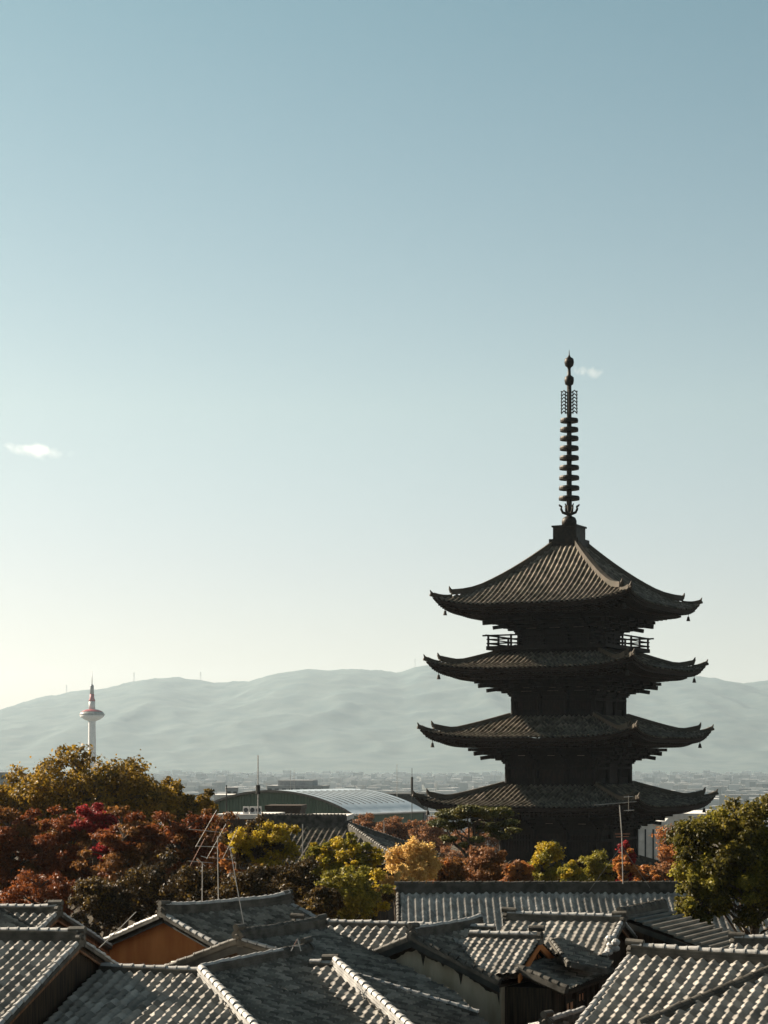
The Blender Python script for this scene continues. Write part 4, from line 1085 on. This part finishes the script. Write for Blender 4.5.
n2 = N(nt, 'ShaderNodeTexNoise'); n2.inputs['Scale'].default_value = .004; n2.inputs['Detail'].default_value = 9; n2.inputs['Roughness'].default_value = .7; nt.links.new(tc.outputs['Object'], n2.inputs['Vector'])
c1 = N(nt, 'ShaderNodeValToRGB'); c1.color_ramp.elements[0].color = (.03,.024,.016,1); c1.color_ramp.elements[1].color = (.09,.07,.045,1); nt.links.new(n1.outputs['Fac'], c1.inputs[0])
c2 = N(nt, 'ShaderNodeValToRGB'); c2.color_ramp.elements[0].position = .35; c2.color_ramp.elements[1].position = .65
c2.color_ramp.elements[0].color = (.07,.08,.072,1); c2.color_ramp.elements[1].color = (.13,.132,.12,1); nt.links.new(n2.outputs['Fac'], c2.inputs[0])
mx = N(nt, 'ShaderNodeMix', data_type='RGBA'); nt.links.new(mr.outputs[0], mx.inputs[0]); nt.links.new(c1.outputs[0], mx.inputs[6]); nt.links.new(c2.outputs[0], mx.inputs[7])
nt.links.new(mx.outputs[2], b_.inputs['Base Color']); b_.inputs['Roughness'].default_value = .95; b_.inputs['Specular IOR Level'].default_value = .1
tag(mb.build('ground', gm), kind='structure')
SK = [(-900,745),(-500,733),(-250,726),(-120,722),(-40,718),(0,712),(20,706),(40,698),(66,694),(90,690),(105,690),(130,683),(155,679),(175,677),(200,681),(225,683),(250,681),(280,674),(310,669),(330,671),(350,669),(380,671),(400,673),(420,667),(450,664),(500,668),(560,672),(620,676),(660,674),(690,676),(712,678),(740,684),(768,680),(800,676),(900,684),(1100,690),(1500,700),(1900,720)]
YR = 10500.0
sx = np.array([a for a, b in SK], float); sy = np.array([b for a, b in SK], float)
nxh, nyh = 640, 150
Xg = np.linspace(-8600, 8600, nxh); Yg = np.concatenate([np.linspace(7000, 10500, 118), np.linspace(10560, 13500, nyh-118)])
crest = 12+(HY-np.interp(Xg/YR*F+CX, sx, sy))/F*YR
V = np.zeros((nyh, nxh, 3)); rdh = random.Random(8)
for j, y in enumerate(Yg):
    f = (y-7000)/3500 if y <= YR else 1-(y-YR)/3400
    f = max(0, f); sh = f*f*(3-2*f)*.62+f*.38
    for i, x in enumerate(Xg):
        nz = noise.fractal(Vector((x*.0011, y*.0011, .3)), .9, 2.1, 6)
        rg = 1-abs(noise.noise(Vector((x*.0016+.25*nz, y*.0007, 4.2))))*2
        rg2 = 1-abs(noise.noise(Vector((x*.0042, y*.0024, 1.2))))*2
        m = math.sin(PI*min(1, f))**.8 if f < 1 else 0
        z = -42+(crest[i]+42)*sh + m*(-36+24*rg+20*rg2+18*nz) + (7*noise.noise(Vector((x*.009, y*.009, 2)))+5*noise.noise(Vector((x*.022, y*.022, 2)))+5*rdh.random()**2)*min(1, f*2)
        V[j, i] = (x, y, max(-41.5, z) if f > 0 else -45)
I = np.arange(nyh-1)[:, None]; J = np.arange(nxh-1)[None, :]
q = np.stack([I*nxh+J, I*nxh+J+1, (I+1)*nxh+J+1, (I+1)*nxh+J], -1).reshape(-1, 4)
me = np_mesh('mountains', V.reshape(-1, 3), q, True)
tag(link('mountains', me, noisy('forested slopes', (.03,.05,.05), (.065,.082,.075), .010, .95, detail=9)), kind='structure')
# pylons on the crest
for i, x in enumerate((66.5, 134, 200.5, 415)):
    yb = float(np.interp(x, sx, sy)); p = at(x, yb+2, YR); hgt = (11, 12, 11, 12)[i]/F*YR
    lab = ('lattice pylon on the mountain crest left of the white tower', 'lattice pylon on the mountain crest just right of the white tower', 'lattice pylon on the mountain crest halfway to the hall', 'lattice pylon on the mountain crest next to the pagoda')[i]
    t = empty('pylon', p, lab, 'pylon', 'pylons on the mountain crest')
    mb = MB()
    for sx_ in (-1, 1):
        for sy_ in (-1, 1): mb.bar(p+Vector((sx_*4, sy_*4, -5)), p+Vector((sx_*.8, sy_*.8, hgt)), .9, .9)
    for k in range(6):
        f = k/6; w_ = 4-3.2*f; mb.bar(p+Vector((-w_,-w_,hgt*f)), p+Vector((w_,-w_,hgt*(f+.16))), .5, .5)
    mb.build('lattice_frame', M['galv'], t)
    mb = MB()
    for f in (.7,.82,.94): mb.bar(p+Vector((-7,0,hgt*f)), p+Vector((7,0,hgt*f)), .8, .8)
    mb.build('crossarms', M['galv'], t)
# far city: thousands of small blocks that read as one mass
mb = MB(); rd = random.Random(3)
for k in range(3600):
    y = 950+5700*rd.random()**.75; x = rd.uniform(-.28,.30)*y
    if abs(x-tp.x) < 45 and abs(y-TY) < 60: continue
    hh = rd.choice((5,6,6,7,8,9,12,15))*rd.uniform(.7,1.2); w1 = rd.uniform(9,26); w2 = rd.uniform(9,24)
    a = rd.choice((.2,.25,.3)); ax = (Vector((math.cos(a), -math.sin(a), 0)), Vector((math.sin(a), math.cos(a), 0)), Vector((0,0,1)))
    mb.box((x, y, gz(y)+hh/2-1), (w1, w2, hh+2), ax)
m, nt, b = newmat('far city walls')
ge = N(nt, 'ShaderNodeNewGeometry'); cr = N(nt, 'ShaderNodeValToRGB'); cr.color_ramp.elements[0].color = (.24,.24,.235,1); cr.color_ramp.elements[1].color = (.50,.49,.48,1)
nt.links.new(ge.outputs['Random Per Island'], cr.inputs[0]); nt.links.new(cr.outputs[0], b.inputs['Base Color']); b.inputs['Roughness'].default_value = .8
tag(mb.build('distant_city', m), 'hazy mass of low city buildings spreading to the foot of the mountains', 'city', kind='stuff')
# the air
mb = MB(); mb.box((0, 6950, (640-47)/2), (18400, 14400, 640+47))
hz = mb.build('haze', None); tag(hz, kind='stuff')
hm = bpy.data.materials.new('haze air'); hm.use_nodes = True; nt = hm.node_tree; nt.nodes.remove(nt.nodes['Principled BSDF'])
pv = nt.nodes.new('ShaderNodeVolumePrincipled'); pv.inputs['Color'].default_value = HAZECOL; pv.inputs['Density'].default_value = HAZE; pv.inputs['Anisotropy'].default_value = .25
nt.links.new(pv.outputs[0], nt.nodes['Material Output'].inputs['Volume']); hz.data.materials.append(hm)
# two small clouds
def cloud(px, py, Y, w_, h_, tilt, label, dens, seed):
    p = at(px, py, Y); a = w_/2/F*Y; c = h_/2/F*Y
    mb = MB(); n = 24
    prof = [(math.sin(PI*i/14)+.001, -math.cos(PI*i/14)) for i in range(15)]
    mb.lathe(prof, n)
    o = mb.build('cloud', None, smooth=True); o.scale = (a, a*.7, c); o.location = p; o.rotation_euler = (0, R(tilt), 0)
    tag(o, label, 'cloud', 'small clouds in the sky')
    m = bpy.data.materials.new('cloud vapour'); m.use_nodes = True; nt = m.node_tree; nt.nodes.remove(nt.nodes['Principled BSDF'])
    tc = N(nt, 'ShaderNodeTexCoord'); ln = N(nt, 'ShaderNodeVectorMath', operation='LENGTH'); nt.links.new(tc.outputs['Object'], ln.inputs[0])
    fall = N(nt, 'ShaderNodeMapRange'); fall.inputs[1].default_value = 1.0; fall.inputs[2].default_value = .1; fall.inputs[3].default_value = -.6; fall.inputs[4].default_value = .14
    nt.links.new(ln.outputs['Value'], fall.inputs[0])
    mp = N(nt, 'ShaderNodeMapping'); mp.inputs['Location'].default_value = (seed, seed*.7, 0); mp.inputs['Scale'].default_value = (2.2, 1.6, .55); nt.links.new(tc.outputs['Object'], mp.inputs[0])
    tx = N(nt, 'ShaderNodeTexNoise'); tx.inputs['Scale'].default_value = 1.7; tx.inputs['Detail'].default_value = 8; tx.inputs['Roughness'].default_value = .68
    nt.links.new(mp.outputs[0], tx.inputs['Vector'])
    s_ = N(nt, 'ShaderNodeMath', operation='ADD'); nt.links.new(fall.outputs[0], s_.inputs[0]); nt.links.new(tx.outputs['Fac'], s_.inputs[1])
    mr = N(nt, 'ShaderNodeMapRange'); mr.inputs[1].default_value = .48; mr.inputs[2].default_value = .8; mr.inputs[3].default_value = 0; mr.inputs[4].default_value = dens
    nt.links.new(s_.outputs[0], mr.inputs[0])
    pv = N(nt, 'ShaderNodeVolumePrincipled'); pv.inputs['Color'].default_value = (.97,.97,.97,1); pv.inputs['Anisotropy'].default_value = .5
    nt.links.new(mr.outputs[0], pv.inputs['Density']); nt.links.new(pv.outputs[0], nt.nodes['Material Output'].inputs['Volume'])
    o.data.materials.append(m)
cloud(36, 449, 9000, 190, 44, 7, 'small white wisp of cloud low at the left edge', .009, 3.4)
cloud(590, 372, 9000, 88, 34, 15, 'tiny faint cloud beside the tip of the finial', .010, 5.0)
SUN = 5.0; SKYS = .065; SKYLOW = (.72, .59, .57, 1); SKYMID = (.80, .655, .56, 1); SKYMID2 = (.915, .785, .575, 1); SKYTINT = (.63, .72, .53, 1); SKYHI = (.36, .40, .31, 1); SKYTOP = (.25, .28, .22, 1); EXPO = 1.55; 

# ================================================================== CAMERA, LIGHT, SKY
cam = bpy.data.cameras.new('camera'); co = bpy.data.objects.new('camera', cam); col.objects.link(co)
co.location = (0, 0, ZC); co.rotation_euler = (PI/2, 0, 0)
cam.sensor_fit = 'HORIZONTAL'; cam.sensor_width = 36; cam.lens = F*36/768
cam.shift_y = (HY-512)/768; cam.clip_start = .5; cam.clip_end = 60000
sc.camera = co
AZ, EL = 61.0, 29.5
sun = bpy.data.lights.new('sun', 'SUN'); so = bpy.data.objects.new('sun', sun); col.objects.link(so)
sd = Vector((-math.sin(R(AZ))*math.cos(R(EL)), math.cos(R(AZ))*math.cos(R(EL)), math.sin(R(EL))))
so.rotation_euler = sd.to_track_quat('Z', 'Y').to_euler(); so.location = sd*200
sun.energy = SUN; sun.angle = R(.5); sun.color = (1.0, .87, .70)
w = bpy.data.worlds.new('World'); sc.world = w; w.use_nodes = True
nt = w.node_tree; bg = nt.nodes['Background']
sky = nt.nodes.new('ShaderNodeTexSky'); sky.sky_type = 'NISHITA'; sky.sun_disc = False
sky.sun_elevation = R(EL); sky.sun_rotation = R(-AZ); sky.altitude = 60
sky.air_density = .9; sky.dust_density = 1.0; sky.ozone_density = 1.8
tint = nt.nodes.new('ShaderNodeMix'); tint.data_type = 'RGBA'; tint.blend_type = 'MULTIPLY'; tint.inputs[0].default_value = 1
tcw = nt.nodes.new('ShaderNodeTexCoord'); spw = nt.nodes.new('ShaderNodeSeparateXYZ'); nt.links.new(tcw.outputs['Generated'], spw.inputs[0])
crw = nt.nodes.new('ShaderNodeValToRGB'); nt.links.new(spw.outputs['Z'], crw.inputs[0]); el = crw.color_ramp.elements
el[0].position = 0.03; el[0].color = SKYLOW; el[1].position = 1.0; el[1].color = SKYTOP
for p_, c_ in ((.10, SKYMID), (.18, SKYMID2), (.38, SKYTINT), (.55, SKYHI)): e_ = el.new(p_); e_.color = c_
nt.links.new(crw.outputs[0], tint.inputs[7])
nt.links.new(sky.outputs[0], tint.inputs[6]); nt.links.new(tint.outputs[2], bg.inputs[0]); bg.inputs[1].default_value = SKYS
vs = sc.view_settings; vs.view_transform = 'Standard'; vs.look = 'None'; vs.gamma = 1; vs.use_curve_mapping = False; vs.exposure = EXPO
sc.render.engine = 'CYCLES'
sc.render.resolution_x = 768; sc.render.resolution_y = 1024
sc.cycles.max_bounces = 6; sc.cycles.volume_bounces = 1; sc.cycles.transparent_max_bounces = 8
